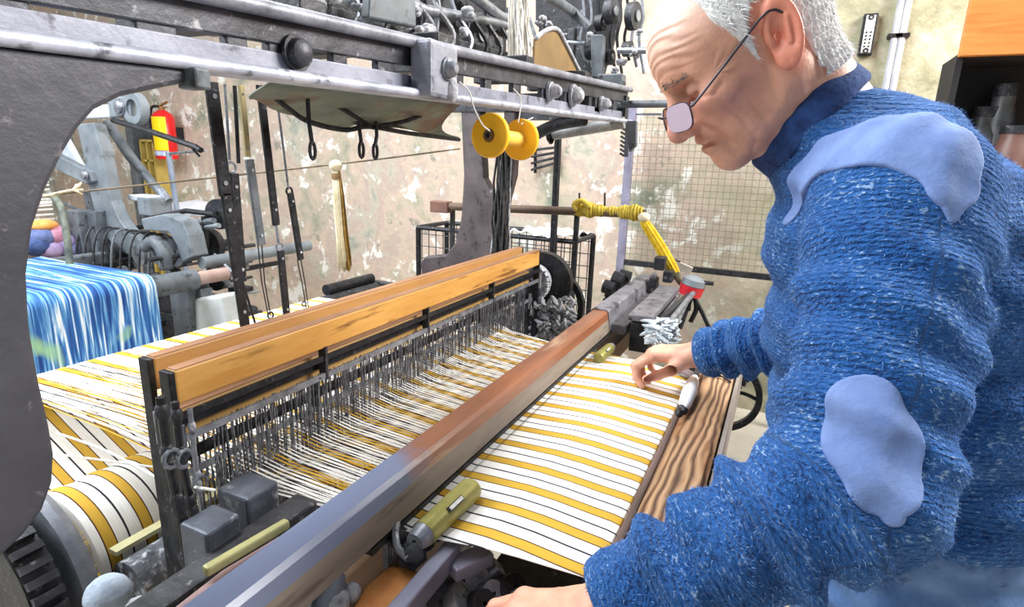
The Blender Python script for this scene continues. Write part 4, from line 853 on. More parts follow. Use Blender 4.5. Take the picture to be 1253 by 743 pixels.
MB().beam(P(822, 447, z=H-.4885), P(852, 461, z=H-.486), .03, .006).build('slat', mat('plum_wood', (88, 72, 76), (124, 106, 108), 12, .5), t, bevel=.002)
MB().beam(P(856, 446, z=H-.478), P(849, 468, z=H-.478), .012, .012).build('end_clip', black, t, bevel=.002)
# ================================================================== the grey loom behind
def ikat():
    m = bpy.data.materials.new('blue_ikat'); m.use_nodes = True; T = NT(m); b = T.n['Principled BSDF']; b.inputs['Roughness'].default_value = .85
    co = T.new('ShaderNodeNewGeometry').outputs['Position']
    def noise(sc, det, s=1.0, d=0.0):
        mp = T.new('ShaderNodeMapping'); mp.inputs['Scale'].default_value = sc; T.link(co, mp.inputs[0]); n = T.new('ShaderNodeTexNoise'); T.set(n, Scale=s, Detail=float(det), Distortion=d); T.link(mp.outputs[0], n.inputs['Vector']); return n.outputs[0]
    st = noise((75, 2.6, 3.4), 5, 1, .5)
    r = T.new('ShaderNodeValToRGB'); T.link(st, r.inputs[0]); e = r.color_ramp.elements; e.new(.5); e.new(.6)
    for k, (p, c) in enumerate([(.34, (18, 50, 120)), (.47, (44, 104, 172)), (.56, (110, 168, 214)), (.63, (232, 238, 242))]): e[k].position = p; e[k].color = srgb(c)
    g = noise((9, 3, 6), 2, 1); rg = T.new('ShaderNodeValToRGB'); T.link(g, rg.inputs[0]); rg.color_ramp.elements[0].position = .60; rg.color_ramp.elements[1].position = .74
    mx = T.new('ShaderNodeMix', data_type='RGBA'); T.link(rg.outputs[0], mx.inputs[0]); T.link(r.outputs[0], mx.inputs[6]); mx.inputs[7].default_value = srgb((158, 204, 150)); T.link(mx.outputs[2], b.inputs['Base Color'])
    return m
ik = ikat()
fy = 2.25; fz = H-.5
def drape(u, v):
    x = .62+.80*u
    if v < .45: y = fy+.03+(1-v/.45)*.75; z = fz+.0+.008*math.sin(x*18+y*6)*(1-v/.45)
    elif v < .6: a = (v-.45)/.15*PI/2; y = fy+.03-math.sin(a)*.05; z = fz-.05+math.cos(a)*.05
    else: q = (v-.6)/.4; y = fy-.02+.012*math.sin(x*22)*q; z = fz-.05-q*.75
    return (x, y, z)
o = MB().grid(drape, 40, 50).build('ikat_cloth', ik, smooth='all', solid=.004); tag(o, 'blue and white flame patterned cloth draped over the loom behind', 'cloth')
G = thing('grey_loom', 'second loom of grey castings and rods standing behind the blue cloth', 'loom', (1.75, 2.7, 0))
def gp(pl, x, nm, mm, th=.05, bev=.006): return MB().prism([P(*q, x=x) for q in pl], (th, 0, 0)).build(nm, mm, G, bevel=bev)
fyb = fy+.03
a = Vector((.5, fyb, fz-.055)); MB().cyl(a, (1.62, fyb, fz-.055), .045, 24).build('cloth_beam', greyd, G, smooth=True)
a = P(240, 322, y=fyb); MB().cyl((1.62, fyb, fz-.055), (1.78, fyb, fz-.055), .03, 16).build('beam_journal', mat('rusty_journal', (150, 120, 110), (180, 156, 146), 14, .6), G, smooth=True)
MB().cyl((1.7, fyb+.05, fz-.0), (2.35, fyb+.05, fz+.0), .028, 14).build('side_shaft', greyp, G, smooth=True)
gp([(93, 152), (114, 150), (124, 185), (130, 216), (136, 246), (146, 270), (160, 288), (176, 296), (196, 294), (192, 308), (168, 316), (146, 308), (128, 288), (116, 262), (108, 228), (102, 190)], 1.75, 'curved_arm', greyp, .06)
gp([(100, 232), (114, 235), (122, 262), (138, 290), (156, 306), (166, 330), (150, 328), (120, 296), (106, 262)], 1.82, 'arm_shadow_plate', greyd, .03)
gp([(48, 180), (70, 190), (108, 210), (112, 222), (106, 226), (44, 196)], 1.72, 'cross_arm', greyp, .04)
bolt(P(104, 214, x=1.71), .022, .02, G, steel, (-1, 0, 0))
gp([(50, 172), (60, 148), (80, 170), (100, 206), (92, 208), (70, 182)], 1.95, 'brace', mat('pale_blue_paint', (170, 182, 200), (206, 214, 226), 10, .5), .03)
gp([(62, 138), (72, 126), (134, 128), (134, 144), (64, 146)], 1.78, 'top_rail', mat('pale_grey_paint', (186, 192, 198), (216, 220, 224), 10, .45), .05)
gp([(72, 120), (132, 119), (132, 126), (72, 124)], 1.80, 'top_channel', greyd, .05)
gp([(130, 118), (158, 118), (160, 142), (134, 144)], 1.74, 'top_bracket', greyp, .06)
bolt(P(147, 131, x=1.73), .03, .02, G, steel, (-1, 0, 0))
c = P(166, 133, x=1.75); MB().lathe([(-.02, .04), (-.02, .07), (.02, .07), (.02, .04)], c, (1, 0, 0), 26, True).build('ring_boss', greyp, G, smooth=True)
MB().tube([P(138, 147, x=1.72), P(190, 163, x=1.72), P(240, 180, x=1.72), P(246, 184, x=1.72)], .013, 8).build('black_rod', black, G, smooth=True)
MB().tube([P(243, 180, x=1.72), P(232, 178, x=1.72), P(244, 191, x=1.72)], .006, 6).build('rod_hook', black, G)
MB().tube([P(132, 150, x=1.95), P(158, 190, x=1.95), P(200, 240, x=1.95)], [.026, .026, .02], 10).build('diagonal_strut', greyd, G, smooth=True)
MB().tube([P(196, 232, x=1.94), P(207, 246, x=1.94)], .02, 8).build('strut_end', steel, G)
gp([(172, 268), (200, 262), (222, 270), (230, 288), (236, 314), (222, 322), (216, 300), (206, 284), (176, 282)], 1.66, 'bracket_arm', greyp, .08)
gp([(178, 296), (192, 296), (206, 318), (200, 330), (188, 322)], 1.62, 'fork', greyd, .05)
MB().tube(cat_path([P(178, 302, x=1.6), P(190, 296, x=1.6), P(200, 310, x=1.6), P(204, 330, x=1.6)]), .028, 10).build('curved_link', greyd, G, smooth='all')
for q, s_, mm in (((190, 252), (.12, .10, .09), greyp), ((187, 264), (.05, .06, .06), irond), ((180, 242), (.1, .16, .03), mat('pale_grey_paint', 0))): MB().box(P(*q, x=1.9), s_).build('oil_box', mm, G, bevel=.006)
gp([(232, 366), (270, 362), (278, 400), (272, 414), (240, 420)], 1.62, 'gear_cover', mat('pale_cover', (168, 172, 172), (196, 200, 198), 8, .5), .12, .012)
gp([(205, 352), (232, 346), (236, 420), (214, 420)], 1.60, 'dark_cover', greyd, .10, .012)
for q, r_ in (((215, 372), .07), ((200, 400), .09), ((255, 300), .08), ((238, 300), .06), ((270, 262), .07), ((130, 300), .08), ((150, 320), .06), ((266, 340), .06)):
    c = P(*q, x=1.85); MB().lathe([(-.02, .012), (-.02, r_), (.02, r_), (.02, .012)], c, (1, .2, 0), 24, True).build('gear', irond, G, smooth=True)
for pl, r_ in (([(180, 268), (228, 258), (262, 262)], .012), ([(200, 276), (262, 270)], .014), ([(208, 284), (268, 276)], .012), ([(216, 306), (250, 303)], .024), ([(195, 360), (214, 390), (222, 420)], .016), ([(190, 398), (206, 416)], .014), ([(240, 342), (276, 334)], .016), ([(252, 318), (282, 350)], .012), ([(262, 312), (288, 338)], .01), ([(250, 265), (253, 320)], .014), ([(110, 296), (150, 290)], .012), ([(112, 306), (158, 300)], .012), ([(105, 318), (160, 306)], .014), ([(108, 326), (175, 316)], .012), ([(48, 186), (104, 222)], .006), ([(72, 246), (106, 262)], .008)):
    MB().tube([P(*q, x=1.80) for q in pl], r_, 8).build('rod', rnd.choice([steel, greyd, irond, greyp]), G, smooth=True)
gp([(98, 262), (116, 258), (122, 330), (104, 334)], 1.7, 'leg_plate', greyd, .06)
gp([(82, 262), (94, 260), (96, 318), (84, 320)], 1.72, 'leg_plate', greyd, .05)
MB().tube(cat_path([P(60, 236, x=1.5), P(74, 252, x=1.45), P(82, 290, x=1.4), P(86, 330, x=1.38), P(90, 352, x=1.36)]), .014, 8).build('hanging_strap', mat('olive_strap', (70, 76, 70), (120, 124, 110), 20, .8), G, smooth='all')
for xv in (.6, 1.66): MB().box((xv, fyb+.02, (fz-.1)/2), (.06, .08, fz-.1)).build('front_leg', greyd, G, bevel=.005)
MB().box((1.70, 3.2, .55), (.08, .1, 1.1)).build('rear_leg', greyd, G, bevel=.006)
MB().box((1.70, 2.75, .72), (.06, .95, .12)).build('side_rail', irond, G, bevel=.006)
MB().box((1.82, 2.55, .42), (.3, .5, .5)).build('gear_housing', irond, G, bevel=.02)
MB().box((1.2, 3.06, fz-.05), (1.1, .05, .06)).build('rear_beam', greyd, G, bevel=.01)
# white warp of the grey loom, rows of threads
m = MB()
for k in range(26):
    z = P(60, 196+k*4.2, y=3.3).z; m.beam((.95, 3.3, z), (1.66, 3.36, z+.01*math.sin(k)), .006, .008)
o = m.build('white_warp_rows', whitey); tag(o, 'rows of white warp threads on the grey loom behind the column', 'warp yarn', kind='stuff')
t = thing('yarn_crate', 'crate holding orange and purple yarn beyond the blue cloth', 'crate', (1.5, 3.45, fz))
c = P(52, 276, y=3.24); MB().ball(c, .05, 14, 9, (1.3, 1, .6)).build('orange_yarn', mat('orange_yarn', (226, 140, 60), (244, 176, 104), 30, .9), t, smooth=True)
for q, cc in (((50, 290), (70, 84, 130)), ((66, 288), (168, 110, 130)), ((76, 298), (130, 112, 160)), ((60, 304), (150, 130, 170)), ((44, 300), (40, 60, 110)), ((84, 304), (110, 120, 170))):
    MB().ball(P(*q, y=3.24), .06, 12, 8, (1.1, 1, .9)).build('purple_yarn', mat('yarn_%d_%d' % q, cc, tuple(min(255, v+50) for v in cc), 30, .9), t, smooth=True)
cc = P(62, 306, y=3.2); MB().box((cc.x, 3.26, (cc.z-.04)/2), (.5, .3, cc.z-.04)).build('crate_body', mat('crate_wood', (110, 96, 84), (140, 124, 108), 8, .7), t, bevel=.005)
# pale sheet table right of the grey loom
t = thing('pale_sheet_table', 'low trestle covered with a pale grey sheet beside the grey loom', 'table', (2.5, 3.6, 0))
q = [P(196, 257, x=2.6), P(240, 252, x=2.9), P(283, 246, x=2.9), P(283, 262, x=2.4), P(230, 259, x=2.4)]
zz = sum(v.z for v in q)/5; q = [Vector((v.x, v.y, zz+.02*(i % 2))) for i, v in enumerate(q)]
MB().prism(q, (0, 0, -.02)).build('sheet_top', mat('pale_sheet', (196, 198, 206), (222, 222, 228), 8, .6), t)
for v in (q[0], q[2], q[3]): MB().cyl((v.x*.97+2.6*.03, v.y*.97+3.4*.03, 0), (v.x*.97+2.6*.03, v.y*.97+3.4*.03, zz-.01), .02, 8).build('leg', greyd, t)
a = P(206, 186, x=2.3); t = thing('slim_blue_pole', 'slim blue grey pole standing before the fire extinguisher', 'pole', (2.3, a.y-.05, 0))
MB().tube([(2.3, a.y-.08, 0), (2.3, a.y, a.z)], .016, 10).build('pole', mat('blue_grey_paint', (110, 122, 140), (150, 160, 176), 10, .4), t, smooth=True)
MB().cyl((2.3, a.y, a.z-.01), P(252, 184, x=2.3), .008, 8).build('cross_bar', steel, t)

# clutter of small machine parts on the grey loom
for i in range(70):
    x = rnd.uniform(1.66, 2.15); y = rnd.uniform(2.40, 3.1); z = rnd.uniform(.45, 1.02); k = rnd.random(); mm = rnd.choice([irond, irond, black, greyd, steel])
    if k < .4: MB().cyl((x-rnd.uniform(.05, .2), y, z), (x+rnd.uniform(.05, .2), y, z), rnd.uniform(.006, .016), 8).build('shaft', mm, G, smooth=True)
    elif k < .62: MB().beam((x, y, z), (x, y+rnd.uniform(.08, .25), z+rnd.uniform(-.08, .1)), .012, rnd.uniform(.02, .05)).build('lever', mm, G, bevel=.002)
    elif k < .8: r_ = rnd.uniform(.03, .07); MB().lathe([(-.012, .01), (-.012, r_), (.012, r_), (.012, .01)], (x, y, z), (1, 0, 0), 20, True).build('pulley', mm, G, smooth=True)
    else: MB().box((x, y, z), (rnd.uniform(.04, .1), rnd.uniform(.04, .1), rnd.uniform(.02, .06))).build('block', mm, G, bevel=.004)
for k in range(9):
    y = 2.6+k*.07; MB().tube(cat_path([(1.62, y, .80), (1.66, y+.01, .98), (1.74, y+.02, 1.02), (1.9, y+.02, .9)], 4), .006, 6).build('spring_finger', rnd.choice([greyd, irond, irond]), G, smooth=True)
# ================================================================== the weaver
def surface_nets(fn, lo, hi, h, B=6):
    lo = np.array(lo, float); n = (np.ceil((np.array(hi)-lo)/h/B).astype(int)+1); N = n*B
    ci = np.stack(np.meshgrid(*[np.arange(k) for k in n], indexing='ij'), -1).reshape(-1, 3)
    cen = lo+(ci*B+(B-1)/2)*h; dc = fn(cen)
    V = np.repeat(np.repeat(np.repeat(np.sign(dc).reshape(n), B, 0), B, 1), B, 2).astype(np.float32)
    sel = ci[np.abs(dc) < B*h*1.7]
    off = np.stack(np.meshgrid(*[np.arange(B)]*3, indexing='ij'), -1).reshape(-1, 3)
    for s in range(0, len(sel), 1500):
        q = (sel[s:s+1500, None, :]*B+off[None]).reshape(-1, 3)
        V[q[:, 0], q[:, 1], q[:, 2]] = fn(lo+q*h)
    S = V < 0; c = [(i, j, k) for i in (0, 1) for j in (0, 1) for k in (0, 1)]
    cnt = sum(S[i:N[0]-1+i, j:N[1]-1+j, k:N[2]-1+k].astype(np.int8) for i, j, k in c)
    act = np.argwhere((cnt > 0) & (cnt < 8)); idx = -np.ones(tuple(N-1), np.int64); idx[tuple(act.T)] = np.arange(len(act))
    cv = [V[act[:, 0]+i, act[:, 1]+j, act[:, 2]+k] for i, j, k in c]
    acc = np.zeros((len(act), 3)); num = np.zeros(len(act))
    for a in range(8):
        for b in range(a+1, 8):
            if sum(abs(c[a][t]-c[b][t]) for t in range(3)) != 1: continue
            m = (cv[a] < 0) != (cv[b] < 0); t = np.where(m, cv[a]/np.where(m, cv[a]-cv[b], 1), 0)
            pa, pb = np.array(c[a], float), np.array(c[b], float)
            acc += np.where(m[:, None], pa+(pb-pa)*t[:, None], 0); num += m
    verts = lo+(act+acc/num[:, None])*h; faces = []
    for ax in range(3):
        e = [0, 0, 0]; e[ax] = 1; u, w = [(1, 2), (2, 0), (0, 1)][ax]
        A = S[:N[0]-e[0], :N[1]-e[1], :N[2]-e[2]]; Bq = S[e[0]:, e[1]:, e[2]:]
        g = np.argwhere(A != Bq); g = g[(g[:, u] > 0) & (g[:, w] > 0) & (g < N-1).all(1)]
        fl = A[tuple(g.T)]; du = np.zeros(3, int); du[u] = 1; dw = np.zeros(3, int); dw[w] = 1
        q = np.stack([idx[tuple((g-du-dw).T)], idx[tuple((g-dw).T)], idx[tuple(g.T)], idx[tuple((g-du).T)]], 1)
        q = np.where(fl[:, None], q, q[:, ::-1]); faces.append(q[(q >= 0).all(1)])
    return verts, np.concatenate(faces)
def smin(a, b, k): h = np.maximum(k-np.abs(a-b), 0)/k; return np.minimum(a, b)-h*h*k*.25
def smax(a, b, k): return -smin(-a, -b, k)
def cap(p, a, b, ra, rb):
    a, b = np.array(a, float), np.array(b, float); d = b-a; t = np.clip((p-a)@d/(d@d), 0, 1)
    return np.linalg.norm(p-a-t[:, None]*d, axis=1)-(ra+(rb-ra)*t)
def ell(p, c, r):
    r = np.array(r, float); q = (p-np.array(c))/r; n = np.linalg.norm(q, axis=1); g = np.linalg.norm(q/r, axis=1)
    return n*(n-1)/np.maximum(g, 1e-6)
def net_mesh(name, parts, m, parent, attr=None):
    """parts: list of (verts, quads); one mesh"""
    vs = np.concatenate([a for a, _ in parts]); o = 0; fs = []
    for a, f in parts: fs.append(f+o); o += len(a)
    fs = np.concatenate(fs); me = bpy.data.meshes.new(name); o0 = ORG[parent.name]
    me.vertices.add(len(vs)); me.vertices.foreach_set('co', (vs-np.array(o0)).astype(np.float32).ravel())
    me.loops.add(fs.size); me.loops.foreach_set('vertex_index', fs.astype(np.int32).ravel())
    me.polygons.add(len(fs)); me.polygons.foreach_set('loop_start', np.arange(0, fs.size, 4, dtype=np.int32)); me.polygons.foreach_set('loop_total', np.full(len(fs), 4, np.int32))
    me.polygons.foreach_set('use_smooth', np.ones(len(fs), bool)); me.update(); me.validate()
    ob = bpy.data.objects.new(name, me); COL.objects.link(ob); ob.parent = parent; ORG[ob.name] = o0; me.materials.append(m)
    for k, v in (attr or {}).items():
        a = me.attributes.new(k, 'FLOAT_VECTOR', 'POINT'); a.data.foreach_set('vector', v.astype(np.float32).ravel())
    return ob
Hv = np.array([0, 0, H])
HO = np.array([.849, .068, .148])+Hv; HS = 1.04
HR = np.array([[-.280, -.935, -.216], [.761, -.354, .544], [-.585, -.012, .811]])
def hl(p): return ((p-HO)@HR)/HS           # world -> head frame: x forward, y to his left, z up
def hw(l): return Vector(HO+HR@(np.array(l, float)*HS))
def head_sdf(p, wr=True):
    q = hl(p); x, y, z = q.T; a = np.abs(y); m = np.stack([x, a, z], 1)
    d = ell(q, (-.004, 0, .036), (.102, .077, .086))
    d = smin(d, ell(q, (.048, 0, .036), (.062, .063, .062)), .03)
    d = smin(d, ell(m, (.040, .012, -.030), (.058, .050, .078)), .025)
    d = smin(d, cap(m, (-.004, .050, -.050), (.076, .012, -.098), .018, .018), .03)
    d = smin(d, ell(q, (.082, 0, -.099), (.019, .022, .020)), .016)
    d = smin(d, ell(m, (.070, .0, -.062), (.032, .036, .030)), .02)
    d = smin(d, cap(m, (.100, .012, .017), (.076, .046, .014), .0095, .008), .012)      # brow
    d = smin(d, ell(m, (.064, .047, -.022), (.024, .019, .018)), .02)                    # cheekbone
    d = smax(d, -ell(m, (.098, .033, -.001), (.016, .019, .0115)), .014)                 # socket
    d = smin(d, ell(m, (.0815, .0315, -.003), (.0140, .0160, .0125)), .005)               # lids
    d = smax(d, -cap(m, (.0960, .020, -.0085), (.088, .044, -.0085), .0014, .0012), .003) # lid line
    d = smax(d, -cap(m, (.093, .017, -.016), (.078, .044, -.021), .0022, .0018), .008)   # bag below the eye
    d = smin(d, cap(q, (.101, 0, .006), (.121, 0, -.034), .0095, .0115), .010)           # nose
    d = smin(d, ell(q, (.121, 0, -.041), (.0145, .0135, .0125)), .008)
    d = smin(d, ell(m, (.108, .0135, -.044), (.013, .0085, .0090)), .005)
    d = smax(d, -ell(m, (.116, .0065, -.0535), (.0060, .0032, .0035)), .003)
    d = smin(d, ell(q, (.1005, 0, -.0635), (.0080, .024, .0068)), .007)                  # lips
    d = smin(d, ell(q, (.0985, 0, -.0775), (.0085, .023, .0070)), .007)
    d = smax(d, -cap(m, (.1080, 0, -.0705), (.0935, .030, -.0735), .0022, .0020), .004)
    d = smax(d, -cap(m, (.0935, .030, -.0735), (.086, .037, -.081), .0018, .0012), .006)
    d = smax(d, -cap(m, (.107, .0195, -.041), (.0865, .038, -.076), .0016, .0012), .011)  # nose to mouth fold
    d = smax(d, -ell(m, (.040, .066, -.052), (.020, .010, .024)), .016)     # cheek hollow
    d = smin(d, cap(m, (.062, .038, -.066), (.052, .040, -.086), .012, .010), .014)      # jowl
    if wr:
        mk = np.clip((x-.055)/.03, 0, 1)*np.clip((z-.022)/.012, 0, 1)*np.clip((.105-z)/.03, 0, 1)
        d = d+.0008*mk*np.sin((z-.010*np.sin(a*55))*2*PI/.0105+1.2*np.sin(z*260))
        p2 = np.stack([x, z], 1); side = np.clip((a-.012)/.01, 0, 1)
        for pl, dp, wd in (([(.104, -.041), (.089, -.057), (.081, -.086)], .0026, .0036), ([(.076, -.030), (.063, -.058), (.060, -.086)], .0013, .0030), ([(.093, -.013), (.078, -.0195), (.066, -.014)], .0016, .0026), ([(.056, -.086), (.064, -.106)], .0020, .0040), ([(.014, -.022), (.019, -.066)], .0014, .0030), ([(.046, -.040), (.040, -.078)], .0010, .0035), ([(.088, -.084), (.081, -.100)], .0014, .0026)):
            for (u0, u1) in zip(pl[:-1], pl[1:]):
                A_, B_ = np.array(u0), np.array(u1); t_ = np.clip((p2-A_)@(B_-A_)/((B_-A_)@(B_-A_)), 0, 1); dd = np.linalg.norm(p2-A_-t_[:, None]*(B_-A_), axis=1)
                d = d+dp*side*np.exp(-(dd/wd)**2)*.75
        cr = np.sqrt((x-.070)**2+z**2); ca_ = np.arctan2(z, .070-x); d = d+.0006*np.cos(ca_*13)*np.clip((cr-.006)/.006, 0, 1)*np.clip((.032-cr)/.012, 0, 1)*(np.abs(ca_) < .95)*side
    # ear
    e = m-np.array([-.010, .0790, -.002]); ca, sa = math.cos(.20), math.sin(.20)
    ex_, ez = e[:, 0]*ca+e[:, 2]*sa, -e[:, 0]*sa+e[:, 2]*ca; ey = e[:, 1]-.32*(-ex_)
    rr = np.sqrt((ex_/.0165)**2+(ez/.0350)**2)
    shell = np.abs(ey)-.0036
    plate = smax((rr-1)*.016, shell, .004)
    rim = np.sqrt(((rr-.90)*.0165)**2+(ey-.0045)**2)-.0036
    low = np.clip((-ez-.004)/.015, 0, 1)*np.clip((ex_+.0)/.01, 0, 1)
    ear = smin(plate, rim+.006*low, .004)
    ear = smin(ear, ell(np.stack([ex_, ey, ez], 1), (.002, .002, -.030), (.0105, .0055, .0115)), .006)
    ear = smax(ear, -ell(np.stack([ex_, ey, ez], 1), (.004, .010, -.003), (.0075, .0125, .0135)), .003)
    ear = smin(ear, cap(np.stack([ex_, ey, ez], 1), (-.0065, .0042, .014), (-.004, .0042, -.014), .0024, .0028), .002)
    ear = smin(ear, ell(np.stack([ex_, ey, ez], 1), (.0125, .001, -.006), (.0042, .0055, .0060)), .003)
    d = smin(d, ear, .005)
    return d*HS
NECK0 = np.array([.90, -.045, .045])+Hv
def neck_sdf(p):
    a = np.array(hw((-.030, 0, -.030))); d = cap(p, a, NECK0, .058, .064)
    d = smin(d, cap(p, np.array(hw((.045, 0, -.088))), np.array([.895, .015, .03])+Hv, .020, .034), .05)
    for s in (-1, 1):
        d = smin(d, cap(p, np.array(hw((-.018, s*.050, -.045))), np.array([.895-.035*s, .012, .03])+Hv, .012, .012), .018)
    q = hl(p); t = (p-a)@(NECK0-a)/((NECK0-a)@(NECK0-a))
    return d+.0019*np.sin(q[:, 0]*2*PI/.021+3*t)*np.clip(t*3, 0, 1)*np.clip((q[:, 0]+.03)/.04, 0, 1)
def skin_head(p): return smin(head_sdf(p), neck_sdf(p), .024)
# ---- joints
Lsh = np.array([.775, -.115, -.030])+Hv; Lel = np.array([.632, -.105, -.315])+Hv; Lwr = np.array([.522, .122, -.479])+Hv
Rsh = np.array([1.085, -.100, -.030])+Hv; Rel = np.array([1.19, -.075, -.315])+Hv; Rwr = np.array([1.262, .122, -.402])+Hv
def hand_bones(wr, fwd, up, tside, curl, spread=.0, thumb=None):
    fwd = np.array(fwd, float); fwd /= np.linalg.norm(fwd); up = np.array(up, float); up -= fwd*(up@fwd); up /= np.linalg.norm(up)
    sd = np.cross(fwd, up)*tside         # towards the thumb
    out = []
    def W(f, s, u): return wr+fwd*f+sd*s+up*u
    mc = [(.088, .030), (.093, .010), (.088, -.010), (.078, -.028)]; ln = [(.044, .026, .021), (.048, .030, .022), (.045, .028, .021), (.035, .021, .019)]
    palm = []
    for i, (f, s) in enumerate(mc):
        b = W(f, s, .004); palm.append((W(.0, s*.55, 0), b, .0175, .0125 if i < 3 else .0115))
        r = [.0105, .0095, .0088, .0078]; ang = 0; q = b
        for j in range(3):
            ang += curl[i][j]; dr = fwd*math.cos(ang)-up*math.sin(ang)+sd*spread*(1.5-i)*.2; dr /= np.linalg.norm(dr); e = q+dr*ln[i][j]
            rs = .86 if i == 3 else 1; out.append((q, e, r[j]*rs, r[j+1]*rs)); q = e
    th = thumb or [(.022, .026, -.006), (.052, .050, -.016), (.078, .056, -.030), (.100, .050, -.042)]
    tp = [W(*t) for t in th]; tr = [.0165, .0125, .0112, .0085]
    tb = [(tp[i], tp[i+1], tr[i], tr[i+1]) for i in range(3)]
    return palm, out, tb
def hand_sdf(p, hb, wr, el):
    palm, fing, tb = hb; d = None
    for a, b, r0, r1 in palm: e = cap(p, a, b, r0, r1); d = e if d is None else smin(d, e, .016)
    d = smin(d, cap(p, wr, wr+(el-wr)*.5, .027, .036), .025)
    for i, (a, b, r0, r1) in enumerate(tb): d = smin(d, cap(p, a, b, r0, r1), .014 if i == 0 else .006)
    for i, (a, b, r0, r1) in enumerate(fing):
        e = cap(p, a, b, r0, r1); d = smin(d, e, .006 if i % 3 == 0 else .0025)
    for i in range(4):                      # knuckles and tendons
        k = fing[3*i][0]; d = smin(d, np.linalg.norm(p-k-np.array([0, 0, .003]), axis=1)-.0105, .008)
        d = smin(d, cap(p, wr+(k-wr)*.3+np.array([0, 0, .010]), k+np.array([0, 0, .006]), .004, .0035), .010)
    return d
c1 = (.35, 1.05, .55)
HBR = hand_bones(Rwr+np.array([.0, .012, -.006]), (-.06, .98, -.16), (.05, .25, 1), -1, [(.55, 1.0, .5), (.55, 1.1, .5), (.6, 1.1, .5), (.6, 1.1, .5)], 0, [(.020, .024, -.008), (.048, .050, -.022), (.078, .052, -.034), (.104, .044, -.044)])
HBL = hand_bones(Lwr+np.array([.000, .006, -.006]), (-.22, .93, -.32), (-.05, .25, 1), 1, [(.25, .5, .3), (.25, .5, .3), (.3, .5, .3), (.3, .5, .3)], .5)
def skin_hr(p): return hand_sdf(p, HBR, Rwr, Rel)
def skin_hlft(p): return hand_sdf(p, HBL, Lwr, Lel)
# ---- torso tables: height, centre x, centre y, half width, half depth
TT = np.array([[-.60, .925, -.235, .185, .150], [-.50, .925, -.225, .196, .172], [-.40, .925, -.205, .203, .176], [-.25, .925, -.176, .208, .176], [-.10, .925, -.152, .212, .170], [0, .925, -.117, .190, .140], [.05, .925, -.085, .138, .105], [.085, .915, -.050, .085, .075]])
def torso(p, grow=0, z0=-.455, z1=.085):
    z = p[:, 2]-H; c = [np.interp(z, TT[:, 0], TT[:, k]) for k in (1, 2, 3, 4)]
    rx, ry = c[2]+grow, c[3]+grow; u = (p[:, 0]-c[0])/rx; v = (p[:, 1]-c[1])/ry; n = np.sqrt(u*u+v*v)
    d = (n-1)*np.minimum(rx, ry)*.93
    return smax(d, np.maximum(z0-z, z-z1), .03)
def core(p):
    d = smin(torso(p, -.025, -.60), cap(p, NECK0, (.915, -.09, H-.02), .062, .09), .04)
    for S, E, Wr in ((Lsh, Lel, Lwr), (Rsh, Rel, Rwr)): d = smin(d, smin(cap(p, S, E, .050, .040), cap(p, E, Wr, .040, .028), .01), .03)
    for s in (-1, 1): d = smin(d, smin(cap(p, (.925+s*.09, -.235, H-.62), (.925+s*.10, -.175, H-.99), .085, .055), cap(p, (.925+s*.10, -.175, H-.99), (.925+s*.10, -.235, H-1.34), .055, .038), .02), .03)
    return d
def limb(p, a, b):
    d = b-a; L = np.linalg.norm(d); d = d/L; t = (p-a)@d; o = p-a-t[:, None]*d; ref = np.array([1., .2, .3]); ref -= d*(ref@d); ref /= np.linalg.norm(ref); r2 = np.cross(d, ref)
    return t, np.arctan2(o@r2, o@ref), np.linalg.norm(o, axis=1), L
def sleeve(p, S, E, Wr, big):
    t, an, r, L = limb(p, S, E); d1 = cap(p, S, E, .088*big, .078*big)
    d1 = d1+(.0110*(.55+.45*np.sin(an+1.0))*np.sin(2*PI*(t/.112+np.sin(an+.6)*.55+.18*np.sin(t*31+an*2)))+.0045*np.sin(2*PI*(t/.058-np.sin(an)*.5)+1))*np.clip(t/.10, 0, 1)
    t, an, r, L = limb(p, E, Wr); u = t/L
    d2 = cap(p, E, Wr, .080*big, .053); d2 = smax(d2, t-L*.985, .012)
    d2 = d2+(.0085*np.sin(2*PI*(u*5.2+.12*np.sin(an*2+1)))+.004*np.sin(2*PI*(u*8.3+.2*np.sin(an)))+.002*np.sin(an*5+u*9))*np.clip((.93-u)/.1, 0, 1)*np.clip(u/.12+.2, 0, 1)
    return smin(d1, d2, .012)
COLC = np.array([.897, -.004, .068])+Hv; COLN = np.array([0, .80, .60])
def sweater(p):
    z = p[:, 2]-H; d = torso(p, 0)
    d = smin(d, cap(p, (.925, -.105, H-.005), COLC-COLN*.025, .108, .064), .03)
    d = d+.006*np.sin(2*PI*(z/.13+p[:, 1]*2.2+p[:, 0]*.6))*np.clip((.02-z)/.1, 0, 1)+.003*np.sin(2*PI*(z/.06-p[:, 1]*3.1))
    hem = np.clip((-.40-z)/.03, 0, 1); d = d+.006*hem
    d = smin(d, sleeve(p, Lsh, Lel, Lwr, 1.04), .016); d = smin(d, sleeve(p, Rsh, Rel, Rwr, .80), .02)
    q = p-COLC; h = q@COLN; rad = np.linalg.norm(q-h[:, None]*COLN, axis=1)
    return smax(d, -(np.where(h > -.03, rad-.060, 1.)), .006)
def surf(px, py):
    r = ray(px, py); r = r/np.linalg.norm(r); t = .3
    for i in range(160):
        t += max(min(float(sweater((r*t+Hv)[None])[0]), .03)*.6, -.02)
    return r*t+Hv
def polycap(p, pts):
    d = None
    for (a, ra), (b, rb) in zip(pts[:-1], pts[1:]): e = cap(p, a, b, ra, rb); d = e if d is None else np.minimum(d, e)
    return d
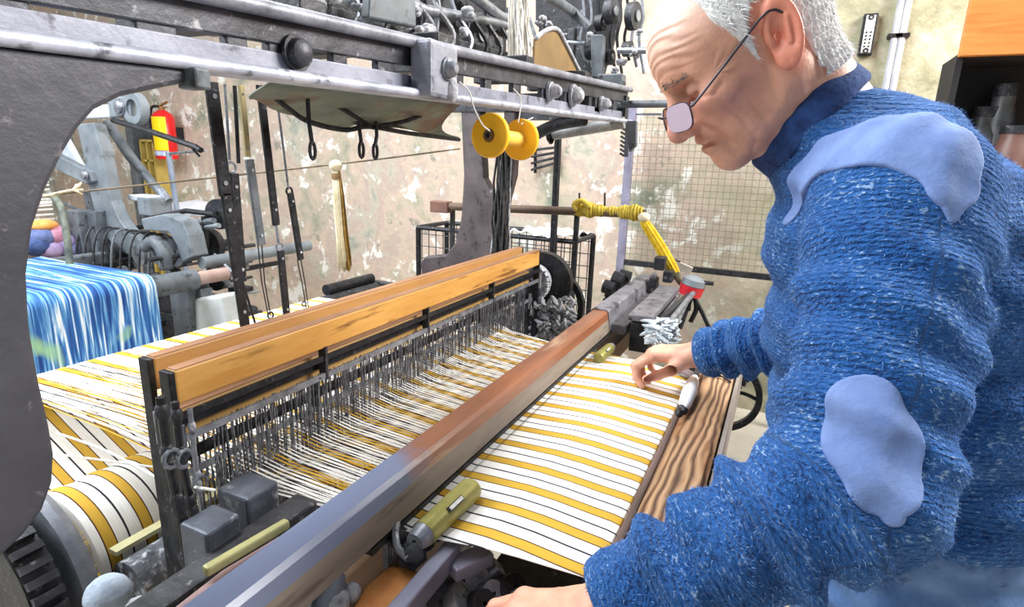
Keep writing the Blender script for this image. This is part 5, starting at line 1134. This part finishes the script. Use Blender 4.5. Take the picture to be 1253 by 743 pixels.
# ---- materials
def knit_mat(name, c0, c1, c2, fleck=.6):
    m = bpy.data.materials.new(name); m.use_nodes = True; T = NT(m); b = T.n['Principled BSDF']; b.inputs['Roughness'].default_value = .95; b.inputs['Specular IOR Level'].default_value = .15
    b.inputs['Sheen Weight'].default_value = .35; b.inputs['Sheen Roughness'].default_value = .5; b.inputs['Sheen Tint'].default_value = srgb((150, 185, 235))
    at = T.new('ShaderNodeAttribute', attribute_name='knit')
    def noise(sc, det, src=at.outputs['Vector']):
        mp = T.new('ShaderNodeMapping'); mp.inputs['Scale'].default_value = sc; T.link(src, mp.inputs[0]); n = T.new('ShaderNodeTexNoise'); T.set(n, Scale=1.0, Detail=float(det), Roughness=.6); T.link(mp.outputs[0], n.inputs['Vector']); return n.outputs[0]
    n1 = noise((290, 110, 1), 3); n0 = noise((22, 14, 1), 4)
    ad = T.new('ShaderNodeMath', operation='MULTIPLY_ADD'); T.link(n0, ad.inputs[0]); ad.inputs[1].default_value = .55; T.link(n1, ad.inputs[2])
    r = T.new('ShaderNodeValToRGB'); T.link(ad.outputs[0], r.inputs[0]); e = r.color_ramp.elements; e.new(.5); e.new(.6)
    for k, (p_, c) in enumerate([(.60, c0), (.76, c1), (.88, c1), (1.0, c2)]): e[k].position = p_; e[k].color = srgb(c)
    T.link(r.outputs[0], b.inputs['Base Color'])
    w = T.new('ShaderNodeTexWave', bands_direction='X'); T.set(w, Scale=50.0, Distortion=3.5, Detail=2.0, Detail_Scale=3.0); T.link(at.outputs['Vector'], w.inputs['Vector'])
    mx = T.new('ShaderNodeMath', operation='MULTIPLY_ADD'); T.link(n1, mx.inputs[0]); mx.inputs[1].default_value = 4.0; T.link(w.outputs['Fac'], mx.inputs[2])
    bp = T.new('ShaderNodeBump'); bp.inputs['Strength'].default_value = .75; bp.inputs['Distance'].default_value = .0035; T.link(mx.outputs[0], bp.inputs['Height']); T.link(bp.outputs[0], b.inputs['Normal'])
    return m
def skin_mat():
    m = bpy.data.materials.new('aged_skin'); m.use_nodes = True; T = NT(m); b = T.n['Principled BSDF']; b.inputs['Roughness'].default_value = .5
    b.inputs['Subsurface Weight'].default_value = .12; b.inputs['Subsurface Radius'].default_value = (.012, .004, .002); b.inputs['Subsurface Scale'].default_value = 1.0
    at = T.new('ShaderNodeAttribute', attribute_name='tint'); co = T.new('ShaderNodeTexCoord').outputs['Object']
    n = T.new('ShaderNodeTexNoise'); T.set(n, Scale=45.0, Detail=6.0); T.link(co, n.inputs['Vector']); mr = T.new('ShaderNodeMapRange'); T.link(n.outputs[0], mr.inputs[0]); mr.inputs[1].default_value = .3; mr.inputs[2].default_value = .7; mr.inputs[3].default_value = .84; mr.inputs[4].default_value = 1.08
    mx = T.new('ShaderNodeMix', data_type='RGBA', blend_type='MULTIPLY'); mx.inputs[0].default_value = 1; T.link(at.outputs['Color'], mx.inputs[6]); T.link(mr.outputs[0], mx.inputs[7]); T.link(mx.outputs[2], b.inputs['Base Color'])
    n2 = T.new('ShaderNodeTexNoise'); T.set(n2, Scale=260.0, Detail=4.0); T.link(co, n2.inputs['Vector']); bp = T.new('ShaderNodeBump'); bp.inputs['Strength'].default_value = .25; bp.inputs['Distance'].default_value = .002; T.link(n2.outputs[0], bp.inputs['Height']); T.link(bp.outputs[0], b.inputs['Normal'])
    return m
PS = thing('person', 'white haired man in a blue knitted jumper bending over the loom', 'person', (.925, -.22, 0))
def tint_of(vs):
    q = hl(vs); x, y, z = q.T; a = np.abs(y); m = np.stack([x, a, z], 1)
    base = np.tile(np.array(srgb((216, 160, 134))[:3]), (len(vs), 1))
    def mixc(c, w): 
        nonlocal base; w = np.clip(w, 0, 1)[:, None]; base = base*(1-w)+np.array(srgb(c)[:3])*w
    near = np.linalg.norm(q, axis=1) < .22
    mixc((228, 192, 172), near*np.clip((z-.03)/.05, 0, 1))
    mixc((206, 142, 128), near*.7*np.exp(-(np.linalg.norm((m-np.array([.075, .045, -.03]))/np.array([.04, .03, .03]), axis=1)**2)))
    mixc((196, 128, 120), near*.8*np.exp(-(np.linalg.norm((m-np.array([.12, 0, -.04]))/np.array([.025, .02, .022]), axis=1)**2)))
    mixc((222, 132, 108), near*.7*((m[:, 1] > .0735) & (np.abs(x+.01) < .035) & (np.abs(z) < .05)))  # ears: ruddier skin, with the backlit glow painted into the tint
    mixc((186, 118, 108), near*.8*np.exp(-(np.linalg.norm((m-np.array([.097, 0, -.070]))/np.array([.015, .024, .009]), axis=1)**2)))
    mixc((176, 130, 112), near*.5*np.exp(-(np.linalg.norm((m-np.array([.085, .033, -.004]))/np.array([.02, .022, .012]), axis=1)**2)))
    return base
hd = surface_nets(skin_head, HO-.20, HO+.17, .0017)
# keep head piece down to inside the collar
hR = surface_nets(skin_hr, Rwr-np.array([.06, .09, .10]), Rwr+np.array([.07, .15, .06]), .0019)
hL = surface_nets(skin_hlft, Lwr-np.array([.13, .10, .11]), Lwr+np.array([.07, .21, .07]), .0017)
co_ = surface_nets(core, np.array([.52, -.50, .04]), np.array([1.36, .16, H+.11]), .012)
pts_ = [hd, hR, hL, co_]
BODY = net_mesh('body', pts_, skin_mat(), PS, {'tint': np.concatenate([tint_of(a) for a, _ in pts_])})
# ---- jumper with knit coordinates
def knit_coords(v):
    out = np.stack([v[:, 2]*1.0, np.arctan2(v[:, 1]+.17, v[:, 0]-.925)*.19, v[:, 0]*0], 1); best = torso(v)-.004
    for S, E, Wr, bg in ((Lsh, Lel, Lwr, 1.04), (Rsh, Rel, Rwr, .8)):
        t, an, r, L = limb(v, S, E); d = cap(v, S, E, .088*bg, .078*bg); w = d < best; out[w] = np.stack([t, an*.085, t*0+1], 1)[w]; best = np.minimum(best, d)
        t2, an2, r2, L2 = limb(v, E, Wr); d = cap(v, E, Wr, .076*bg, .045); w = d < best; out[w] = np.stack([t2+L, an2*.06, t*0+2], 1)[w]; best = np.minimum(best, d)
    return out
sw = surface_nets(sweater, np.array([.42, -.46, H-.56]), np.array([1.37, .20, H+.16]), .0036)
JUMP = net_mesh('jumper', [sw], knit_mat('blue_knit', (22, 54, 108), (38, 90, 156), (150, 180, 216)), PS, {'knit': knit_coords(sw[0])}); JUMP['label'] = 'blue knitted jumper'
lil = mat('shoulder_patch_cloth', (92, 116, 168), (118, 142, 192), 18, .85, 0, .25, stretch=(1, 1, 1))
sp = [(surf(966, 268), .010), (surf(978, 226), .020), (surf(1008, 192), .030), (surf(1060, 170), .036), (surf(1112, 164), .042), (surf(1156, 186), .038), (surf(1166, 226), .026), (surf(1166, 266), .006)]
def patch(fn_pts, off=.0032):
    def f(p): return smax(np.abs(sweater(p)-.0008-.0016*np.sin(2*PI*(p[:, 1]*17+p[:, 2]*11+.3*np.sin(p[:, 0]*60))))-off, polycap(p, fn_pts), .002)
    return f
lo = np.min([a for a, _ in sp], 0)-.06; hi = np.max([a for a, _ in sp], 0)+.06
o = net_mesh('shoulder_patch', [surface_nets(patch(sp), lo, hi, .0022)], lil, PS); o['label'] = 'pale lilac blue cloth patch over the shoulder'
ep = [(surf(1058, 500), .034), (surf(1066, 540), .042), (surf(1082, 590), .032), (surf(1092, 632), .010)]
lo = np.min([a for a, _ in ep], 0)-.06; hi = np.max([a for a, _ in ep], 0)+.06
o = net_mesh('elbow_patch', [surface_nets(patch(ep), lo, hi, .0022)], lil, PS); o['label'] = 'pale blue cloth patch on the elbow'
def collar(p):
    q = p-COLC; h = q@COLN; o_ = q-h[:, None]*COLN; rad = np.linalg.norm(o_, axis=1); an = np.arctan2(o_[:, 0], o_[:, 2])
    d = smax(np.abs(rad-.0765)-.0080, np.abs(h+.012)-.021, .010); return d
o = net_mesh('collar', [surface_nets(collar, COLC-.11, COLC+.11, .0024)], mat('navy_rib', (24, 46, 92), (44, 78, 134), 60, .95, 0, .4), PS); o['label'] = 'navy ribbed collar'
rg0 = np.random.RandomState(5); k0 = rg0.choice(len(sw[0]), 26000, replace=False); q0 = sw[0][k0]; e0 = .003
g0 = np.stack([sweater(q0+np.eye(3)[i]*e0)-sweater(q0-np.eye(3)[i]*e0) for i in range(3)], 1); g0 /= np.linalg.norm(g0, axis=1)[:, None]+1e-9
t0 = np.cross(g0, rg0.normal(size=g0.shape)); t0 /= np.linalg.norm(t0, axis=1)[:, None]+1e-9
tp0 = q0+g0*rg0.uniform(.0015, .005, (len(q0), 1))+t0*rg0.uniform(.001, .005, (len(q0), 1)); s0_ = np.cross(t0, g0)*.00035
vv0 = np.stack([q0-s0_, q0+s0_, tp0], 1).reshape(-1, 3)-np.array(ORG[PS.name])
me0 = bpy.data.meshes.new('wool_fuzz'); me0.from_pydata([tuple(v) for v in vv0], [], [(3*i, 3*i+1, 3*i+2) for i in range(len(q0))]); me0.materials.append(mat('wool_fuzz', (70, 116, 180), (140, 176, 220), 60, .95))
fz0 = bpy.data.objects.new('wool_fuzz', me0); COL.objects.link(fz0); fz0.parent = JUMP; ORG[fz0.name] = ORG[PS.name]; fz0['kind'] = 'stuff'
# ---- trousers and shoes
def jeans(p):
    z = p[:, 2]-H; d = torso(p, -.006, -.66, -.40)
    for s in (-1, 1):
        a, b, c = np.array((.925+s*.088, -.235, H-.60)), np.array((.925+s*.10, -.175, H-.99)), np.array((.925+s*.10, -.235, .075))
        d = smin(d, smin(cap(p, a, b, .108, .082), cap(p, b, c, .080, .062), .03), .03)
    d = d+.004*np.sin(2*PI*(z/.09+p[:, 1]*4+p[:, 0]*2))+.002*np.sin(2*PI*(z/.04-p[:, 1]*7))
    return np.maximum(d, .05-p[:, 2])
den = mat('worn_denim', (58, 92, 144), (104, 138, 184), 14, .9, 0, .3, c3=(40, 66, 112), c3scale=20, c3amt=.62, bscale=220)
o = net_mesh('trousers', [surface_nets(jeans, np.array([.68, -.46, .02]), np.array([1.17, .0, H-.38]), .006)], den, PS); o['label'] = 'faded blue denim trousers'
for s in (-1, 1):
    def shoe(p, s=s):
        c = np.array((.925+s*.10, -.235, 0)); d = cap(p, c+np.array((0, -.03, .045)), c+np.array((0, .15, .032)), .046, .036); d = smin(d, cap(p, c+np.array((0, -.01, .05)), c+np.array((0, -.005, .10)), .045, .048), .03)
        return smax(d, .004-p[:, 2], .006)
    c = np.array((.925+s*.10, -.235, 0)); net_mesh('shoe', [surface_nets(shoe, c-np.array((.08, .11, .01)), c+np.array((.08, .23, .17)), .005)], mat('black_leather', (30, 28, 28), (52, 48, 46), 20, .45), PS)
# ---- hair: close cropped white hair on sides, back and crown
def hair_region(q):
    x, y, z = q.T; a = np.abs(y)
    front = x-(.066-.40*np.clip(a-.02, 0, .1)*1.0)-np.where(z > .055, (.0-.10*(z-.055)), 0)-np.where(z < .05, -.40*(.05-z), 0)   # hairline
    low = np.where(x > -.035, -.016-z, -.075-z)
    top = .0-z*0-.05
    ear = .026-np.sqrt(((x+.008)/1.0)**2+((z+.000)/1.7)**2)+np.where(a < .05, -.1, 0)
    return np.maximum(np.maximum(front, low), np.where((z < .06), ear*.8, -.1))
def hair_sdf(p):
    q = hl(p); d = ell(q, (-.004, 0, .036), (.102, .077, .086)); d = smin(d, ell(q, (.048, 0, .036), (.062, .063, .062)), .03); d = smin(d, ell(np.stack([q[:, 0], np.abs(q[:, 1]), q[:, 2]], 1), (.040, .012, -.030), (.058, .050, .078)), .025)
    d = smin(d*HS, neck_sdf(p), .026)
    nz = .0012*np.sin(q[:, 0]*900+4*np.sin(q[:, 2]*300))*np.sin(q[:, 2]*700)+.0014*np.sin(q[:, 1]*800+q[:, 0]*500)
    return smax(smax(d-.0042+nz, -(d+.004), .002), hair_region(q)*HS, .006)
hv, hf = surface_nets(hair_sdf, HO-.15, HO+.15, .002)
hairm = mat('white_hair', (222, 220, 218), (250, 249, 248), 120, .8, 0, .6, bscale=300)
HAIR = net_mesh('hair', [(hv, hf)], hairm, PS); HAIR['label'] = 'short white hair'
# single short hairs lying over the cap of hair
rg = np.random.RandomState(2); k = rg.choice(len(hv), 6000, replace=False); q = hv[k]; e = .002
g = np.stack([hair_sdf(q+np.eye(3)[i]*e)-hair_sdf(q-np.eye(3)[i]*e) for i in range(3)], 1); g /= np.linalg.norm(g, axis=1)[:, None]+1e-9
bk = HR@np.array([-.6, 0, -.75]); tg = bk-g*(g@bk)[:, None]; tg /= np.linalg.norm(tg, axis=1)[:, None]+1e-9
tip = q+tg*rg.uniform(.006, .014, (len(q), 1))+g*rg.uniform(.001, .0045, (len(q), 1)); sdv = np.cross(tg, g)*.0004
vv = np.stack([q-sdv, q+sdv, tip], 1).reshape(-1, 3)
me = bpy.data.meshes.new('hair_strands'); me.from_pydata([tuple(v) for v in (vv-np.array(ORG[PS.name]))], [], [(3*i, 3*i+1, 3*i+2) for i in range(len(q))]); me.materials.append(mat('white_strand', (232, 231, 230), (252, 252, 251), 80, .7))
hs = bpy.data.objects.new('hair_strands', me); COL.objects.link(hs); hs.parent = HAIR; ORG[hs.name] = ORG[PS.name]; hs['kind'] = 'stuff'
# eyebrow of short grey hairs
m = MB()
for s in (-1, 1):
    for i in range(60):
        u = rg.rand(); a = np.array([.111-.024*u, s*(.012+.036*u), .020-.004*u+rg.uniform(-.003, .003)]); w = np.array([.004, s*.006, rg.uniform(-.004, .002)]); m.tube([hw(a-np.array([.006, 0, 0])), hw(a+w)], .0006, 3, cap=False)
o = m.build('eyebrows', mat('grey_brow', (120, 110, 104), (170, 164, 160), 60, .8), HAIR); o['kind'] = 'stuff'
# ---- spectacles
GL = thing('spectacles', 'thin dark framed spectacles worn low on the man\'s nose', 'glasses', hw((.118, 0, -.035)))
lens = bpy.data.materials.new('lens_glass'); lens.use_nodes = True; T = NT(lens); b = T.n['Principled BSDF']; b.inputs['Base Color'].default_value = srgb((196, 176, 190)); b.inputs['Roughness'].default_value = .12; b.inputs['Alpha'].default_value = .82; b.inputs['Specular IOR Level'].default_value = .8
gfr = mat('dark_frame', (52, 46, 50), (78, 70, 74), 30, .35, .4)
for s in (1, -1):
    cl = np.array([.118, s*.034, -.022]); wrap = .50*s
    ux = np.array([-math.sin(wrap), math.cos(wrap)*1.0, 0]); uz = np.array([-.30, 0, 1.0]); uz /= np.linalg.norm(uz); ux -= uz*(ux@uz); ux /= np.linalg.norm(ux); nn = np.cross(ux, uz)
    out = []
    for i in range(32):
        t = 2*PI*i/32; c_, s_ = math.cos(t), math.sin(t); out.append(cl+ux*.0225*math.copysign(abs(c_)**.62, c_)+uz*.0165*math.copysign(abs(s_)**.62, s_))
    wp = [hw(v) for v in out]; th = hw(cl+nn*.0016)-hw(cl)
    MB().prism(wp, th).build('lens', lens, GL, smooth=True)
    MB().tube(wp+[wp[0]], .0011, 6).build('rim', gfr, GL, smooth=True)
    hg = cl+ux*s*.023+uz*.008 if s > 0 else cl+ux*.023*s+uz*.008
    hg = cl+ux*(.0235 if s > 0 else -.0235)+uz*.009
    MB().tube(cat_path([hw(hg), hw(hg+np.array([-.008, s*.007, .002])), hw((.03, s*.0765, .012)), hw((-.004, s*.0835, .024)), hw((-.018, s*.0835, .014)), hw((-.024, s*.082, -.004))], 6), .0016, 8).build('temple_arm', gfr, GL, smooth=True)
    MB().box(hw(hg+np.array([-.003, s*.003, .001])), (.005, .005, .005)).build('hinge', steel, GL, bevel=.001)
    MB().ball(hw(cl+ux*(-.018 if s > 0 else .018)+np.array([-.005, 0, -.004])), .0032, 8, 6).build('nose_pad', mat('clear_pad', (220, 206, 200)), GL, smooth=True)
MB().tube(cat_path([hw((.1285, .013, -.014)), hw((.134, 0, -.009)), hw((.1285, -.013, -.014))]), .0012, 6).build('bridge', gfr, GL, smooth=True)
